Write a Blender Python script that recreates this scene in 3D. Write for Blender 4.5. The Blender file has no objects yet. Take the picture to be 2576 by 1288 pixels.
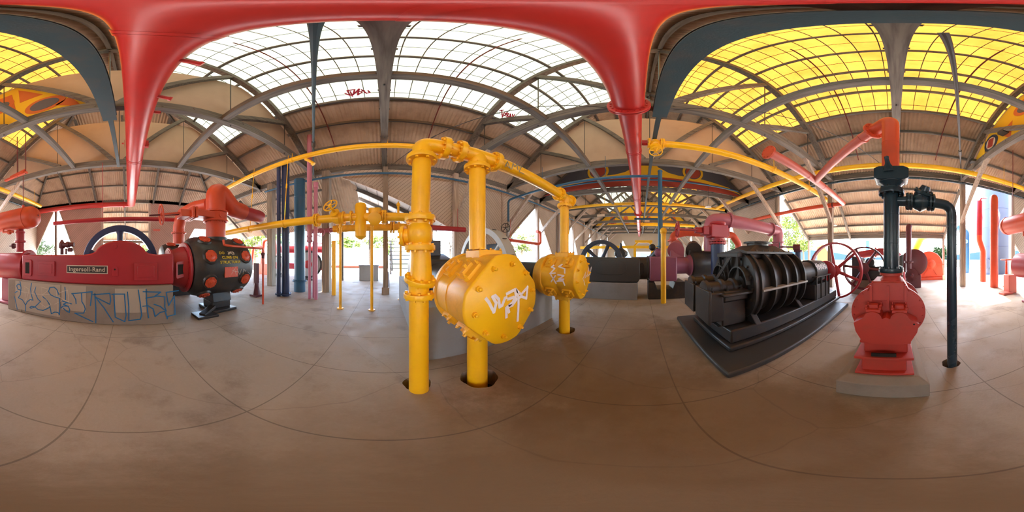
import bpy, bmesh, math, random
from mathutils import Vector, Matrix
from math import pi, sin, cos, tan, radians, hypot, atan2
random.seed(7)
sc = bpy.context.scene
COL = sc.collection
H = 1.7                      # eye height of the panorama
K = pi/1288                  # radians per pixel of the 2576x1288 frame

# ------------------------------------------------------------------ camera
cd = bpy.data.cameras.new('camera')
cd.type = 'PANO'
try:
    cd.panorama_type = 'EQUIRECTANGULAR'
except Exception:
    pass
try:
    cd.cycles.panorama_type = 'EQUIRECTANGULAR'
except Exception:
    pass
cd.clip_start = 0.02
cam = bpy.data.objects.new('camera', cd); COL.objects.link(cam)
cam.location = (0, 0, H)
cam.rotation_euler = (pi/2, 0, (1611-1288)*K - pi/2)
sc.camera = cam

# ------------------------------------------------------------------ light
SUN_EL, SUN_AZ = radians(57), atan2(-.95, -.30)     # high summer sun over the yellow-glazed side
w = bpy.data.worlds.new('sky'); sc.world = w; w.use_nodes = True
nt = w.node_tree; nt.nodes.clear()
sk = nt.nodes.new('ShaderNodeTexSky'); sk.sky_type = 'NISHITA'; sk.sun_disc = False
sk.sun_elevation = SUN_EL; sk.sun_rotation = pi/2 - SUN_AZ
sk.air_density = 1.0; sk.dust_density = 2.5; sk.ozone_density = 1.0
bgn = nt.nodes.new('ShaderNodeBackground'); bgn.inputs[1].default_value = 1.5
wo = nt.nodes.new('ShaderNodeOutputWorld')
nt.links.new(sk.outputs[0], bgn.inputs[0]); nt.links.new(bgn.outputs[0], wo.inputs[0])
sl = bpy.data.lights.new('sun', 'SUN'); sl.energy = 9.0; sl.angle = radians(.6); sl.color = (1, .985, .96)
so = bpy.data.objects.new('sun', sl); COL.objects.link(so)
so.location = (-6, -20, 30)
sd = Vector((cos(SUN_AZ)*cos(SUN_EL), sin(SUN_AZ)*cos(SUN_EL), sin(SUN_EL)))
so.rotation_euler = (-sd).to_track_quat('-Z', 'Y').to_euler()
vs = sc.view_settings
vs.view_transform = 'Standard'; vs.look = 'None'; vs.gamma = 1; vs.use_curve_mapping = False
vs.exposure = 1.5
sc.cycles.max_bounces = 10; sc.cycles.diffuse_bounces = 6; sc.cycles.glossy_bounces = 4
sc.cycles.sample_clamp_indirect = 6
sc.cycles.use_denoising = True

# ------------------------------------------------------------------ helpers: where things stand
def lon(px): return (px-1611)*K
def el(py): return (644-py)*K
def P(px, d, z=0): a = lon(px); return Vector((d*cos(a), -d*sin(a), z))
def G(px, py, z=0): return P(px, (z-H)/tan(el(py)), z)                 # point at height z
def PX(px, py, X):                                                     # point on the upright plane x = X
    d = X/cos(lon(px)); return P(px, d, H+d*tan(el(py)))
def PY(px, py, Y):
    d = -Y/sin(lon(px)); return P(px, d, H+d*tan(el(py)))
def PN(px, py, p0, n):                                                 # point on any plane
    a, e = lon(px), el(py)
    d = Vector((cos(a)*cos(e), -sin(a)*cos(e), sin(e)))
    o = Vector((0, 0, H)); n = Vector(n)
    return o + d*((Vector(p0)-o).dot(n)/d.dot(n))

# ------------------------------------------------------------------ materials
def lin(c): return tuple((x/12.92 if x <= .04045 else ((x+.055)/1.055)**2.4) for x in (v/255 for v in c))
MATS = {}
def paint(name, rgb, rough=.42, amt=.35, scale=2.2, dirt=(96, 78, 60), bump=.06, metal=0.0, fine=38, coat=0.0):
    if name in MATS: return MATS[name]
    m = bpy.data.materials.new(name); m.use_nodes = True
    n = m.node_tree.nodes; L = m.node_tree.links
    b = n['Principled BSDF']
    tc = n.new('ShaderNodeTexCoord')
    n1 = n.new('ShaderNodeTexNoise'); n1.inputs['Scale'].default_value = scale; n1.inputs['Detail'].default_value = 8; n1.inputs['Roughness'].default_value = .65
    rp = n.new('ShaderNodeValToRGB'); rp.color_ramp.elements[0].position = .48; rp.color_ramp.elements[1].position = .78
    rp.color_ramp.elements[0].color = (0, 0, 0, 1); rp.color_ramp.elements[1].color = (amt, amt, amt, 1)
    mx = n.new('ShaderNodeMix'); mx.data_type = 'RGBA'
    mx.inputs['A'].default_value = (*lin(rgb), 1); mx.inputs['B'].default_value = (*lin(dirt), 1)
    L.new(tc.outputs['Object'], n1.inputs['Vector']); L.new(n1.outputs['Fac'], rp.inputs[0]); L.new(rp.outputs[0], mx.inputs['Factor'])
    L.new(mx.outputs['Result'], b.inputs['Base Color'])
    n2 = n.new('ShaderNodeTexNoise'); n2.inputs['Scale'].default_value = fine; n2.inputs['Detail'].default_value = 4
    L.new(tc.outputs['Object'], n2.inputs['Vector'])
    mr = n.new('ShaderNodeMapRange'); mr.inputs['To Min'].default_value = max(.05, rough-.1); mr.inputs['To Max'].default_value = min(1, rough+.18)
    L.new(n1.outputs['Fac'], mr.inputs['Value']); L.new(mr.outputs[0], b.inputs['Roughness'])
    bp = n.new('ShaderNodeBump'); bp.inputs['Strength'].default_value = bump*4; bp.inputs['Distance'].default_value = .004
    L.new(n2.outputs['Fac'], bp.inputs['Height']); L.new(bp.outputs[0], b.inputs['Normal'])
    b.inputs['Metallic'].default_value = metal
    MATS[name] = m
    return m
def timber(name, rgb, dark, axis=0, scale=1.0):
    if name in MATS: return MATS[name]
    m = bpy.data.materials.new(name); m.use_nodes = True
    n = m.node_tree.nodes; L = m.node_tree.links; b = n['Principled BSDF']
    tc = n.new('ShaderNodeTexCoord'); mp = n.new('ShaderNodeMapping')
    s = [14*scale]*3; s[axis] = .8; mp.inputs['Scale'].default_value = s
    nz = n.new('ShaderNodeTexNoise'); nz.inputs['Scale'].default_value = 1.3; nz.inputs['Detail'].default_value = 7
    mx = n.new('ShaderNodeMix'); mx.data_type = 'RGBA'; mx.inputs['A'].default_value = (*lin(dark), 1); mx.inputs['B'].default_value = (*lin(rgb), 1)
    mr = n.new('ShaderNodeMapRange'); mr.inputs['From Min'].default_value = .3; mr.inputs['From Max'].default_value = .6
    L.new(tc.outputs['Object'], mp.inputs[0]); L.new(mp.outputs[0], nz.inputs['Vector']); L.new(nz.outputs['Fac'], mr.inputs[0])
    L.new(mr.outputs[0], mx.inputs['Factor']); L.new(mx.outputs['Result'], b.inputs['Base Color'])
    b.inputs['Roughness'].default_value = .75
    bp = n.new('ShaderNodeBump'); bp.inputs['Strength'].default_value = .25; bp.inputs['Distance'].default_value = .004
    L.new(nz.outputs['Fac'], bp.inputs['Height']); L.new(bp.outputs[0], b.inputs['Normal'])
    MATS[name] = m
    return m
def boards(name, rgb, gap, plane, slope=1, width=.14):
    """diagonal tongue-and-groove boards; plane 'x' or 'y' is the wall's normal"""
    if name in MATS: return MATS[name]
    m = bpy.data.materials.new(name); m.use_nodes = True
    n = m.node_tree.nodes; L = m.node_tree.links; b = n['Principled BSDF']
    tc = n.new('ShaderNodeTexCoord'); sp = n.new('ShaderNodeSeparateXYZ'); L.new(tc.outputs['Object'], sp.inputs[0])
    a = sp.outputs['X'] if plane == 'y' else sp.outputs['Y']
    k = n.new('ShaderNodeMath'); k.operation = 'MULTIPLY'; k.inputs[1].default_value = slope; L.new(a, k.inputs[0])
    ad = n.new('ShaderNodeMath'); ad.operation = 'ADD'; L.new(k.outputs[0], ad.inputs[0]); L.new(sp.outputs['Z'], ad.inputs[1])
    dv = n.new('ShaderNodeMath'); dv.operation = 'DIVIDE'; dv.inputs[1].default_value = width*1.414; L.new(ad.outputs[0], dv.inputs[0])
    fr = n.new('ShaderNodeMath'); fr.operation = 'FRACT'; L.new(dv.outputs[0], fr.inputs[0])
    fl = n.new('ShaderNodeMath'); fl.operation = 'FLOOR'; L.new(dv.outputs[0], fl.inputs[0])
    lt = n.new('ShaderNodeMath'); lt.operation = 'LESS_THAN'; lt.inputs[1].default_value = .09; L.new(fr.outputs[0], lt.inputs[0])
    wn = n.new('ShaderNodeTexWhiteNoise'); wn.noise_dimensions = '1D'; L.new(fl.outputs[0], wn.inputs['W'])
    nz = n.new('ShaderNodeTexNoise'); nz.inputs['Scale'].default_value = 1.5; nz.inputs['Detail'].default_value = 6; L.new(tc.outputs['Object'], nz.inputs['Vector'])
    sm = n.new('ShaderNodeMath'); sm.operation = 'MULTIPLY_ADD'; sm.inputs[1].default_value = .25; L.new(wn.outputs['Value'], sm.inputs[0]); L.new(nz.outputs['Fac'], sm.inputs[2])
    mx = n.new('ShaderNodeMix'); mx.data_type = 'RGBA'; mx.inputs['A'].default_value = (*[v*.72 for v in lin(rgb)], 1); mx.inputs['B'].default_value = (*lin(rgb), 1)
    L.new(sm.outputs[0], mx.inputs['Factor'])
    m2 = n.new('ShaderNodeMix'); m2.data_type = 'RGBA'; m2.inputs['B'].default_value = (*lin(gap), 1)
    L.new(lt.outputs[0], m2.inputs['Factor']); L.new(mx.outputs['Result'], m2.inputs['A']); L.new(m2.outputs['Result'], b.inputs['Base Color'])
    b.inputs['Roughness'].default_value = .7
    bp = n.new('ShaderNodeBump'); bp.invert = True; bp.inputs['Strength'].default_value = .6; bp.inputs['Distance'].default_value = .01
    L.new(lt.outputs[0], bp.inputs['Height']); L.new(bp.outputs[0], b.inputs['Normal'])
    MATS[name] = m
    return m
def glazing(name, c1, c2):
    m = bpy.data.materials.new(name); m.use_nodes = True
    n = m.node_tree.nodes; L = m.node_tree.links; n.clear()
    o = n.new('ShaderNodeOutputMaterial'); t = n.new('ShaderNodeBsdfTranslucent'); d = n.new('ShaderNodeBsdfDiffuse'); ms = n.new('ShaderNodeMixShader')
    ms.inputs[0].default_value = .12
    tc = n.new('ShaderNodeTexCoord'); nz = n.new('ShaderNodeTexNoise'); nz.inputs['Scale'].default_value = .9; nz.inputs['Detail'].default_value = 9; nz.inputs['Roughness'].default_value = .7
    rp = n.new('ShaderNodeMapRange'); rp.inputs['From Min'].default_value = .38; rp.inputs['From Max'].default_value = .7
    mx = n.new('ShaderNodeMix'); mx.data_type = 'RGBA'; mx.inputs['A'].default_value = (*c1, 1); mx.inputs['B'].default_value = (*c2, 1)
    L.new(tc.outputs['Object'], nz.inputs['Vector']); L.new(nz.outputs['Fac'], rp.inputs[0]); L.new(rp.outputs[0], mx.inputs['Factor'])
    L.new(mx.outputs['Result'], t.inputs[0]); L.new(mx.outputs['Result'], d.inputs[0])
    L.new(t.outputs[0], ms.inputs[1]); L.new(d.outputs[0], ms.inputs[2]); L.new(ms.outputs[0], o.inputs[0])
    MATS[name] = m
    return m
def floor_mat():
    m = bpy.data.materials.new('concrete floor'); m.use_nodes = True
    n = m.node_tree.nodes; L = m.node_tree.links; b = n['Principled BSDF']
    tc = n.new('ShaderNodeTexCoord')
    def noise(s, det=8, ro=.6):
        z = n.new('ShaderNodeTexNoise'); z.inputs['Scale'].default_value = s; z.inputs['Detail'].default_value = det; z.inputs['Roughness'].default_value = ro
        L.new(tc.outputs['Object'], z.inputs['Vector']); return z.outputs['Fac']
    def mix(f, a, c):
        x = n.new('ShaderNodeMix'); x.data_type = 'RGBA'; L.new(f, x.inputs['Factor'])
        for k, v in (('A', a), ('B', c)):
            if isinstance(v, tuple): x.inputs[k].default_value = (*v, 1)
            else: L.new(v, x.inputs[k])
        return x.outputs['Result']
    def rng(v, a, c, lo=0, hi=1):
        x = n.new('ShaderNodeMapRange'); x.inputs['From Min'].default_value = a; x.inputs['From Max'].default_value = c
        x.inputs['To Min'].default_value = lo; x.inputs['To Max'].default_value = hi; L.new(v, x.inputs[0]); return x.outputs[0]
    c = mix(rng(noise(.35), .35, .65), lin((160, 142, 120)), lin((148, 136, 122)))
    c = mix(rng(noise(1.6, 10, .7), .52, .7, 0, .55), c, lin((116, 98, 78)))
    c = mix(rng(noise(.8, 3, .5), .6, .66, 0, .35), c, lin((84, 71, 60)))
    c = mix(rng(noise(30, 4), .45, .75, 0, .35), c, lin((162, 148, 132)))
    for sx, sy, rad, amt in ((1.9, .75, 1.0, .75), (.75, -.3, 1.1, .7), (2.6, -.3, .9, .6), (.2, .55, .8, .45), (3.4, .6, 1.1, .5)):
        ds = n.new('ShaderNodeVectorMath'); ds.operation = 'DISTANCE'; ds.inputs[1].default_value = (sx, sy, 0); L.new(tc.outputs['Object'], ds.inputs[0])
        wv = n.new('ShaderNodeMath'); wv.operation = 'MULTIPLY_ADD'; wv.inputs[1].default_value = -1.6; L.new(noise(2.4, 9, .7), wv.inputs[0]); L.new(ds.outputs['Value'], wv.inputs[2])
        c = mix(rng(wv.outputs[0], rad-1.0, rad-.35, amt, 0), c, lin((112, 91, 66)))
    bk = n.new('ShaderNodeTexBrick'); bk.offset = 0; bk.inputs['Scale'].default_value = 1; bk.inputs['Mortar Size'].default_value = .008
    bk.inputs['Brick Width'].default_value = 2.2; bk.inputs['Row Height'].default_value = 1.15; bk.inputs['Mortar Smooth'].default_value = .3
    mp = n.new('ShaderNodeMapping'); mp.inputs['Location'].default_value = (.9, .35, 0); L.new(tc.outputs['Object'], mp.inputs[0]); L.new(mp.outputs[0], bk.inputs['Vector'])
    c = mix(rng(bk.outputs['Fac'], 0, 1, 0, .55), c, lin((70, 58, 48)))
    vo = n.new('ShaderNodeTexVoronoi'); vo.feature = 'DISTANCE_TO_EDGE'; vo.inputs['Scale'].default_value = .45
    nm = n.new('ShaderNodeTexNoise'); nm.inputs['Scale'].default_value = 2.5; L.new(tc.outputs['Object'], nm.inputs['Vector'])
    vm = n.new('ShaderNodeMix'); vm.data_type = 'VECTOR'; vm.inputs['Factor'].default_value = .12; L.new(tc.outputs['Object'], vm.inputs['A']); L.new(nm.outputs['Color'], vm.inputs['B'])
    L.new(vm.outputs['Result'], vo.inputs['Vector'])
    c = mix(rng(vo.outputs['Distance'], 0, .004, .22, 0), c, lin((60, 50, 42)))
    L.new(c, b.inputs['Base Color'])
    L.new(rng(noise(2.2), .3, .7, .55, .85), b.inputs['Roughness'])
    bp = n.new('ShaderNodeBump'); bp.inputs['Strength'].default_value = .25; bp.inputs['Distance'].default_value = .01
    L.new(noise(45, 5), bp.inputs['Height']); L.new(bp.outputs[0], b.inputs['Normal'])
    MATS['floor'] = m
    return m

M_YEL = paint('yellow paint', (246, 186, 18), .34, .3, 2.0, (196, 128, 52), .08)
M_YELD = paint('old yellow paint', (240, 180, 34), .4, .5, 3.0, (160, 112, 60), .08)
M_RED = paint('pipe red paint', (178, 42, 36), .3, .25, 1.5, (120, 50, 40), .03)
M_CRIM = paint('crimson paint', (170, 40, 46), .36, .35, 1.6, (120, 48, 48), .04)
M_ORA = paint('orange red paint', (206, 76, 40), .38, .35, 2.0, (150, 74, 50), .05)
M_PUMP = paint('pump red paint', (188, 56, 42), .42, .5, 3.0, (130, 72, 52), .06)
M_SALM = paint('salmon paint', (196, 100, 84), .36, .2, 2.0, (160, 90, 80), .03)
M_MAUVE = paint('mauve paint', (170, 96, 108), .36, .3, 2.0, (130, 84, 84), .04)
M_PURP = paint('purple paint', (142, 80, 104), .4, .3, 2.0, (110, 70, 80), .04)
M_PINK = paint('dusty pink paint', (178, 112, 132), .42, .25, 2.0, (150, 96, 106), .04)
M_NAVY = paint('navy paint', (40, 56, 92), .34, .3, 2.0, (60, 62, 76), .03)
M_TEAL = paint('teal blue paint', (44, 90, 118), .36, .4, 2.0, (70, 76, 78), .04)
M_DTEAL = paint('dark teal paint', (30, 52, 62), .22, .3, 2.0, (44, 56, 60), .04)
M_SLATE = paint('slate blue paint', (56, 66, 84), .4, .4, 2.5, (64, 60, 58), .05)
M_BLK = paint('black iron paint', (46, 43, 42), .38, .7, 3.5, (84, 66, 46), .08)
M_DGREY = paint('dark grey iron paint', (58, 56, 54), .42, .5, 3.0, (76, 64, 52), .05)
M_MAR = paint('maroon paint', (96, 34, 40), .36, .3, 2.0, (70, 40, 40), .05)
M_DRED = paint('dark red rod paint', (112, 40, 36), .5, .3, 3, (80, 44, 38), .05)
M_STEEL = paint('worn steel', (150, 146, 138), .5, .4, 4, (110, 92, 72), .05, .3)
M_WHEEL = paint('grey white enamel', (172, 172, 170), .4, .3, 2, (140, 134, 126), .05)
M_CONC = paint('plinth concrete', (146, 128, 110), .85, .55, 1.6, (112, 98, 84), .2)
M_GCONC = paint('grey painted concrete', (140, 138, 136), .7, .4, 2.2, (110, 104, 100), .1)
M_SOIL_SHADE = paint('dark soil and hole shade', (40, 33, 28), .95, .3, 6, (24, 20, 18), .3)  # soil in the floor pits; elsewhere the painted shade of holes
M_BEIGE = paint('beige panel paint', (190, 164, 138), .6, .35, .8, (158, 134, 112), .03)
M_TEALB = paint('faded teal beam paint', (54, 76, 82), .55, .6, 2.5, (92, 84, 74), .1)
T_X = timber('grey timber along x', (112, 106, 97), (78, 73, 66), 0)
T_Y = timber('grey timber along y', (116, 109, 98), (80, 74, 66), 1)
T_Z = timber('grey timber upright', (148, 132, 114), (104, 92, 78), 2)
T_DK = timber('dark timber', (92, 84, 74), (62, 56, 50), 0)
T_PALE = timber('pale timber', (186, 168, 150), (146, 130, 114), 2)
M_CORR = paint('corrugated sheet', (188, 164, 138), .6, .6, 1.2, (128, 104, 82), .05, .0)
B_YA = boards('wall boards rising', (196, 180, 162), (96, 82, 70), 'y', 1)
B_YB = boards('wall boards falling', (196, 180, 162), (96, 82, 70), 'y', -1)
B_XA = boards('end boards rising', (182, 144, 128), (92, 66, 56), 'x', 1)
B_XB = boards('end boards falling', (182, 144, 128), (92, 66, 56), 'x', -1)
M_GW = glazing('white glazing', (.172, .160, .098), (.128, .112, .062))
M_GY = glazing('yellow glazing', (.104, .044, .006), (.076, .028, .003))
M_WHITE = paint('white spray', (236, 226, 224), .6, 0, 2, (220, 210, 210), 0)
M_BLUEG = paint('blue spray', (28, 104, 150), .6, 0, 2, (28, 96, 140), 0)
M_PINKG = paint('crimson spray', (190, 30, 70), .6, 0, 2, (190, 30, 70), 0)
M_STEN = paint('stencil yellow', (214, 182, 30), .6, 0, 2, (200, 170, 30), 0)
M_SLBL = paint('sage grey scribble', (120, 128, 124), .6, 0, 2, (120, 128, 124), 0)
M_CREAM = paint('cream lettering', (206, 186, 160), .5, .1, 2, (190, 170, 150), 0)
M_PLATE = paint('brown black plate', (58, 46, 42), .5, .2, 2, (40, 36, 34), 0)
F_YEL = paint('flat yellow paint', (236, 186, 34), .6, .2, 1, (214, 166, 40), 0)
F_ORA = paint('flat orange paint', (206, 104, 48), .6, .2, 1, (190, 96, 52), 0)
F_RED = paint('flat brick red paint', (166, 66, 46), .6, .25, 1, (146, 62, 46), 0)
F_SLA = paint('flat slate paint', (84, 86, 94), .6, .25, 1, (76, 76, 80), 0)
F_CRE = paint('flat cream paint', (226, 206, 176), .6, .1, 1, (214, 196, 166), 0)
M_FLOOR = floor_mat()

# ------------------------------------------------------------------ mesh builder
def basis(d):
    d = Vector(d).normalized()
    u = d.cross(Vector((0, 0, 1)))
    if u.length < 1e-4: u = Vector((1, 0, 0))
    u.normalize(); v = u.cross(d).normalized()
    return d, u, v          # v points up for level d
class MB:
    def __init__(s): s.v = []; s.f = []
    def add(s, vs_, fs):
        o = len(s.v); s.v += [Vector(p) for p in vs_]; s.f += [tuple(i+o for i in f) for f in fs]; return s
    def box(s, x0, x1, y0, y1, z0, z1):
        return s.add([(x, y, z) for z in (z0, z1) for y in (y0, y1) for x in (x0, x1)],
                     [(0, 2, 3, 1), (4, 5, 7, 6), (0, 1, 5, 4), (2, 6, 7, 3), (0, 4, 6, 2), (1, 3, 7, 5)])
    def cbox(s, c, sx, sy, sz): return s.box(c[0]-sx/2, c[0]+sx/2, c[1]-sy/2, c[1]+sy/2, c[2]-sz/2, c[2]+sz/2)
    def beam(s, a, b, wd, h):
        a, b = Vector(a), Vector(b); d, u, v = basis(b-a)
        q = [(-1, -1), (1, -1), (1, 1), (-1, 1)]
        return s.add([p+u*(i*wd/2)+v*(j*h/2) for p in (a, b) for i, j in q],
                     [(0, 1, 2, 3), (7, 6, 5, 4), (0, 4, 5, 1), (1, 5, 6, 2), (2, 6, 7, 3), (3, 7, 4, 0)])
    def lathe(s, p0, axis, prof, n=24, cap=True, sq=None):
        p0 = Vector(p0); d, u, v = basis(axis); o = len(s.v)
        for t, r in prof:
            for i in range(n):
                a = 2*pi*i/n + (sq or 0); s.v.append(p0+d*t+u*(r*cos(a))+v*(r*sin(a)))
        for k in range(len(prof)-1):
            for i in range(n):
                j = (i+1) % n; s.f.append((o+k*n+i, o+k*n+j, o+(k+1)*n+j, o+(k+1)*n+i))
        if cap:
            if prof[0][1] > 1e-5: s.f.append(tuple(o+i for i in reversed(range(n))))
            if prof[-1][1] > 1e-5: s.f.append(tuple(o+(len(prof)-1)*n+i for i in range(n)))
        return s
    def cyl(s, a, b, r, r2=None, n=24, cap=True):
        a, b = Vector(a), Vector(b); L = (b-a).length
        return s.lathe(a, b-a, [(0, r), (L, r if r2 is None else r2)], n, cap)
    def tube(s, pts, r, n=16, cap=True):
        pts = [Vector(p) for p in pts]; o = len(s.v)
        d, u, v = basis(pts[1]-pts[0])
        for k, p in enumerate(pts):
            if k == 0: t = pts[1]-pts[0]
            elif k == len(pts)-1: t = pts[-1]-pts[-2]
            else: t = (pts[k+1]-pts[k]).normalized()+(pts[k]-pts[k-1]).normalized()
            t.normalize(); u = (u-t*u.dot(t)).normalized(); v = u.cross(t)
            rr = r[k] if isinstance(r, (list, tuple)) else r
            for i in range(n):
                a = 2*pi*i/n; s.v.append(p+u*(rr*cos(a))+v*(rr*sin(a)))
        for k in range(len(pts)-1):
            for i in range(n):
                j = (i+1) % n; s.f.append((o+k*n+i, o+k*n+j, o+(k+1)*n+j, o+(k+1)*n+i))
        if cap:
            s.f.append(tuple(o+i for i in reversed(range(n)))); s.f.append(tuple(o+(len(pts)-1)*n+i for i in range(n)))
        return s
    def torus(s, c, axis, R, r, n=40, m=10, sx=1.0):
        c = Vector(c); d, u, v = basis(axis); o = len(s.v)
        for i in range(n):
            a = 2*pi*i/n; e = u*cos(a)+v*sin(a)
            for j in range(m):
                b = 2*pi*j/m; s.v.append(c+e*(R+r*cos(b))+d*(r*sx*sin(b)))
        for i in range(n):
            for j in range(m):
                s.f.append((o+i*m+j, o+((i+1) % n)*m+j, o+((i+1) % n)*m+(j+1) % m, o+i*m+(j+1) % m))
        return s
    def ring(s, c, axis, r0, r1, t, n=48):
        """flat hoop: inner r0, outer r1, thickness t along axis, centred"""
        c = Vector(c); d, u, v = basis(axis); o = len(s.v)
        for (r, h) in ((r0, -t/2), (r1, -t/2), (r1, t/2), (r0, t/2)):
            for i in range(n):
                a = 2*pi*i/n; s.v.append(c+d*h+u*(r*cos(a))+v*(r*sin(a)))
        for k in range(4):
            for i in range(n):
                j = (i+1) % n; s.f.append((o+k*n+i, o+k*n+j, o+((k+1) % 4)*n+j, o+((k+1) % 4)*n+i))
        return s
    def prism(s, poly, o, u, v, ext):
        o, u, v, ext = Vector(o), Vector(u), Vector(v), Vector(ext); n = len(poly)
        a = [o+u*x+v*y for x, y in poly]; b = [p+ext for p in a]
        return s.add(a+b, [tuple(reversed(range(n))), tuple(range(n, 2*n))]+[(i, (i+1) % n, n+(i+1) % n, n+i) for i in range(n)])
    def bolts(s, c, axis, R, n, r=.014, h=.02, ph=0):
        c = Vector(c); d, u, v = basis(axis)
        for i in range(n):
            a = 2*pi*i/n+ph; s.lathe(c+u*(R*cos(a))+v*(R*sin(a)), d, [(0, r), (h, r)], 6)
        return s
    def ball(s, c, r, n=20, m=12, sz=1.0):
        c = Vector(c); return s.lathe(c-Vector((0, 0, r*sz)), (0, 0, 1), [(r*sz*(1-cos(pi*k/m)), max(1e-6, r*sin(pi*k/m))) for k in range(m+1)], n, False)
    def stroke(s, pts, nrm, wd, lift=.004):
        """a sprayed or brushed line lying on a flat face"""
        nrm = Vector(nrm).normalized(); pts = [Vector(p)+nrm*lift for p in pts]
        q = []
        for a, b in zip(pts, pts[1:]):
            if (b-a).length > 1e-5:
                q.append((a, b))
        for k_, (a, b) in enumerate(q):
            a = a+nrm*(.0004*(k_+1)); b = b+nrm*(.0004*(k_+1))
            d = (b-a).normalized(); e = nrm.cross(d)*(wd/2); x = d*(wd*.35)
            s.prism([(0, 0), (1, 0), (1, 1), (0, 1)], a-x-e, (b-a)+x*2, e*2, nrm*.0015)
        return s
    def sheet(s, f, us, vs_):
        o = len(s.v); n = len(vs_)
        for a in us:
            for b in vs_: s.v.append(Vector(f(a, b)))
        for i in range(len(us)-1):
            for j in range(n-1): s.f.append((o+i*n+j, o+(i+1)*n+j, o+(i+1)*n+j+1, o+i*n+j+1))
        return s
    # -- output
    def mesh(s, name, mat, off, ang=34, bev=0):
        me = bpy.data.meshes.new(name)
        me.from_pydata([tuple(p-off) for p in s.v], [], s.f)
        bm = bmesh.new(); bm.from_mesh(me)
        bmesh.ops.recalc_face_normals(bm, faces=bm.faces)
        ca = radians(ang)
        for e in bm.edges:
            if len(e.link_faces) == 2 and e.calc_face_angle(0) > ca: e.smooth = False
        for f in bm.faces: f.smooth = True
        bm.to_mesh(me); bm.free()
        me.materials.append(mat)
        return me
    def part(s, name, mat, parent, bev=0, label=None, kind=None, ang=34):
        r = parent; off = Vector(r.location)
        while r.parent: r = r.parent; off += Vector(r.location)
        o = bpy.data.objects.new(name, s.mesh(name, mat, off, ang)); COL.objects.link(o); o.parent = parent
        if bev: bevel(o, bev)
        if label: o['label'] = label
        if kind: o['kind'] = kind
        return o
    def solo(s, name, mat, label=None, cat=None, group=None, kind=None, bev=0, ang=34):
        zs = [p.z for p in s.v]
        off = Vector((sum(p.x for p in s.v)/len(s.v), sum(p.y for p in s.v)/len(s.v), min(zs)))
        o = bpy.data.objects.new(name, s.mesh(name, mat, off, ang)); COL.objects.link(o); o.location = off
        if bev: bevel(o, bev)
        tag(o, label, cat, group, kind)
        return o
def bevel(o, wd):
    b = o.modifiers.new('edge', 'BEVEL'); b.width = wd; b.segments = 2; b.limit_method = 'ANGLE'; b.angle_limit = radians(40)
def tag(o, label=None, cat=None, group=None, kind=None):
    if label: o['label'] = label
    if cat: o['category'] = cat
    if group: o['group'] = group
    if kind: o['kind'] = kind
    return o
def thing(name, label, cat, loc=(0, 0, 0), group=None, kind=None):
    o = bpy.data.objects.new(name, None); COL.objects.link(o); o.location = loc; o.empty_display_size = .2
    return tag(o, label, cat, group, kind)
def rounded(pts, R=.2, seg=7):
    """round the corners of a polyline"""
    pts = [Vector(p) for p in pts]; out = [pts[0]]
    for i in range(1, len(pts)-1):
        a, p, b = pts[i-1], pts[i], pts[i+1]
        da, db = (a-p), (b-p); ang = da.angle(db)
        t = min(R/max(tan(ang/2), .05), da.length*.49, db.length*.49)
        da.normalize(); db.normalize(); s_, e_ = p+da*t, p+db*t
        for k in range(seg+1):
            q = k/seg; out.append((1-q)**2*s_+2*q*(1-q)*p+q*q*e_)
    out.append(pts[-1]); return out
def flange(mb, c, axis, R, t=.03, nb=8, br=.014, both=True):
    c = Vector(c); d = Vector(axis).normalized()
    mb.lathe(c-d*t/2, d, [(0, R*.985), (t*.12, R), (t*.88, R), (t, R*.985)], 32)
    mb.bolts(c+d*t/2, d, R*.82, nb, br, br*1.3, .2)
    if both: mb.bolts(c-d*t/2, -d, R*.82, nb, br, br*1.3, .2)
    return mb
def handwheel(parent, c, axis, R, mat, sp=5, r=None, name='handwheel'):
    r = r or R*.09; d, u, v = basis(axis); c = Vector(c)
    m = MB().torus(c, axis, R, r, 32, 8)
    for i in range(sp):
        a = 2*pi*i/sp+.3; m.cyl(c, c+(u*cos(a)+v*sin(a))*R, r*.8, n=8)
    m.lathe(c-d*r*1.5, d, [(0, r*2.2), (r*3, r*2.2)], 12)
    return m.part(name, mat, parent)
def text(parent, body, size, loc, xdir, ydir, mat, name='lettering', depth=.004, bold=0.0, align='CENTER', spacing=1.0):
    cu = bpy.data.curves.new(name, 'FONT'); cu.body = body; cu.size = size; cu.extrude = depth; cu.offset = bold
    cu.align_x = align; cu.align_y = 'CENTER'; cu.space_character = spacing
    tmp = bpy.data.objects.new(name, cu); COL.objects.link(tmp)
    me = bpy.data.meshes.new_from_object(tmp.evaluated_get(bpy.context.evaluated_depsgraph_get()))
    bpy.data.objects.remove(tmp); bpy.data.curves.remove(cu); me.name = name
    me.materials.clear(); me.materials.append(mat)
    o = bpy.data.objects.new(name, me); COL.objects.link(o)
    x, y = Vector(xdir).normalized(), Vector(ydir).normalized(); z = x.cross(y)
    r = parent; off = Vector(r.location)
    while r.parent: r = r.parent; off += Vector(r.location)
    M = Matrix((x, y, z)).transposed().to_4x4(); M.translation = Vector(loc)-off
    o.parent = parent; o.matrix_local = M
    return o

# ================================================================== the building
RZ, KR, YR = 12.85, .83, -.4            # ridge height, roof slope, ridge line
YN, YS = 7.4, -8.2                      # the two lines of posts
XW, XE = -13.0, 36.0
def rz(y): return RZ-KR*abs(y-YR)
HOLES = [(P(1049, 1.71), .15), (P(1206, 1.84), .215), (P(1423, 3.48), .205), (P(2392, 2.2), .125)]

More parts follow.
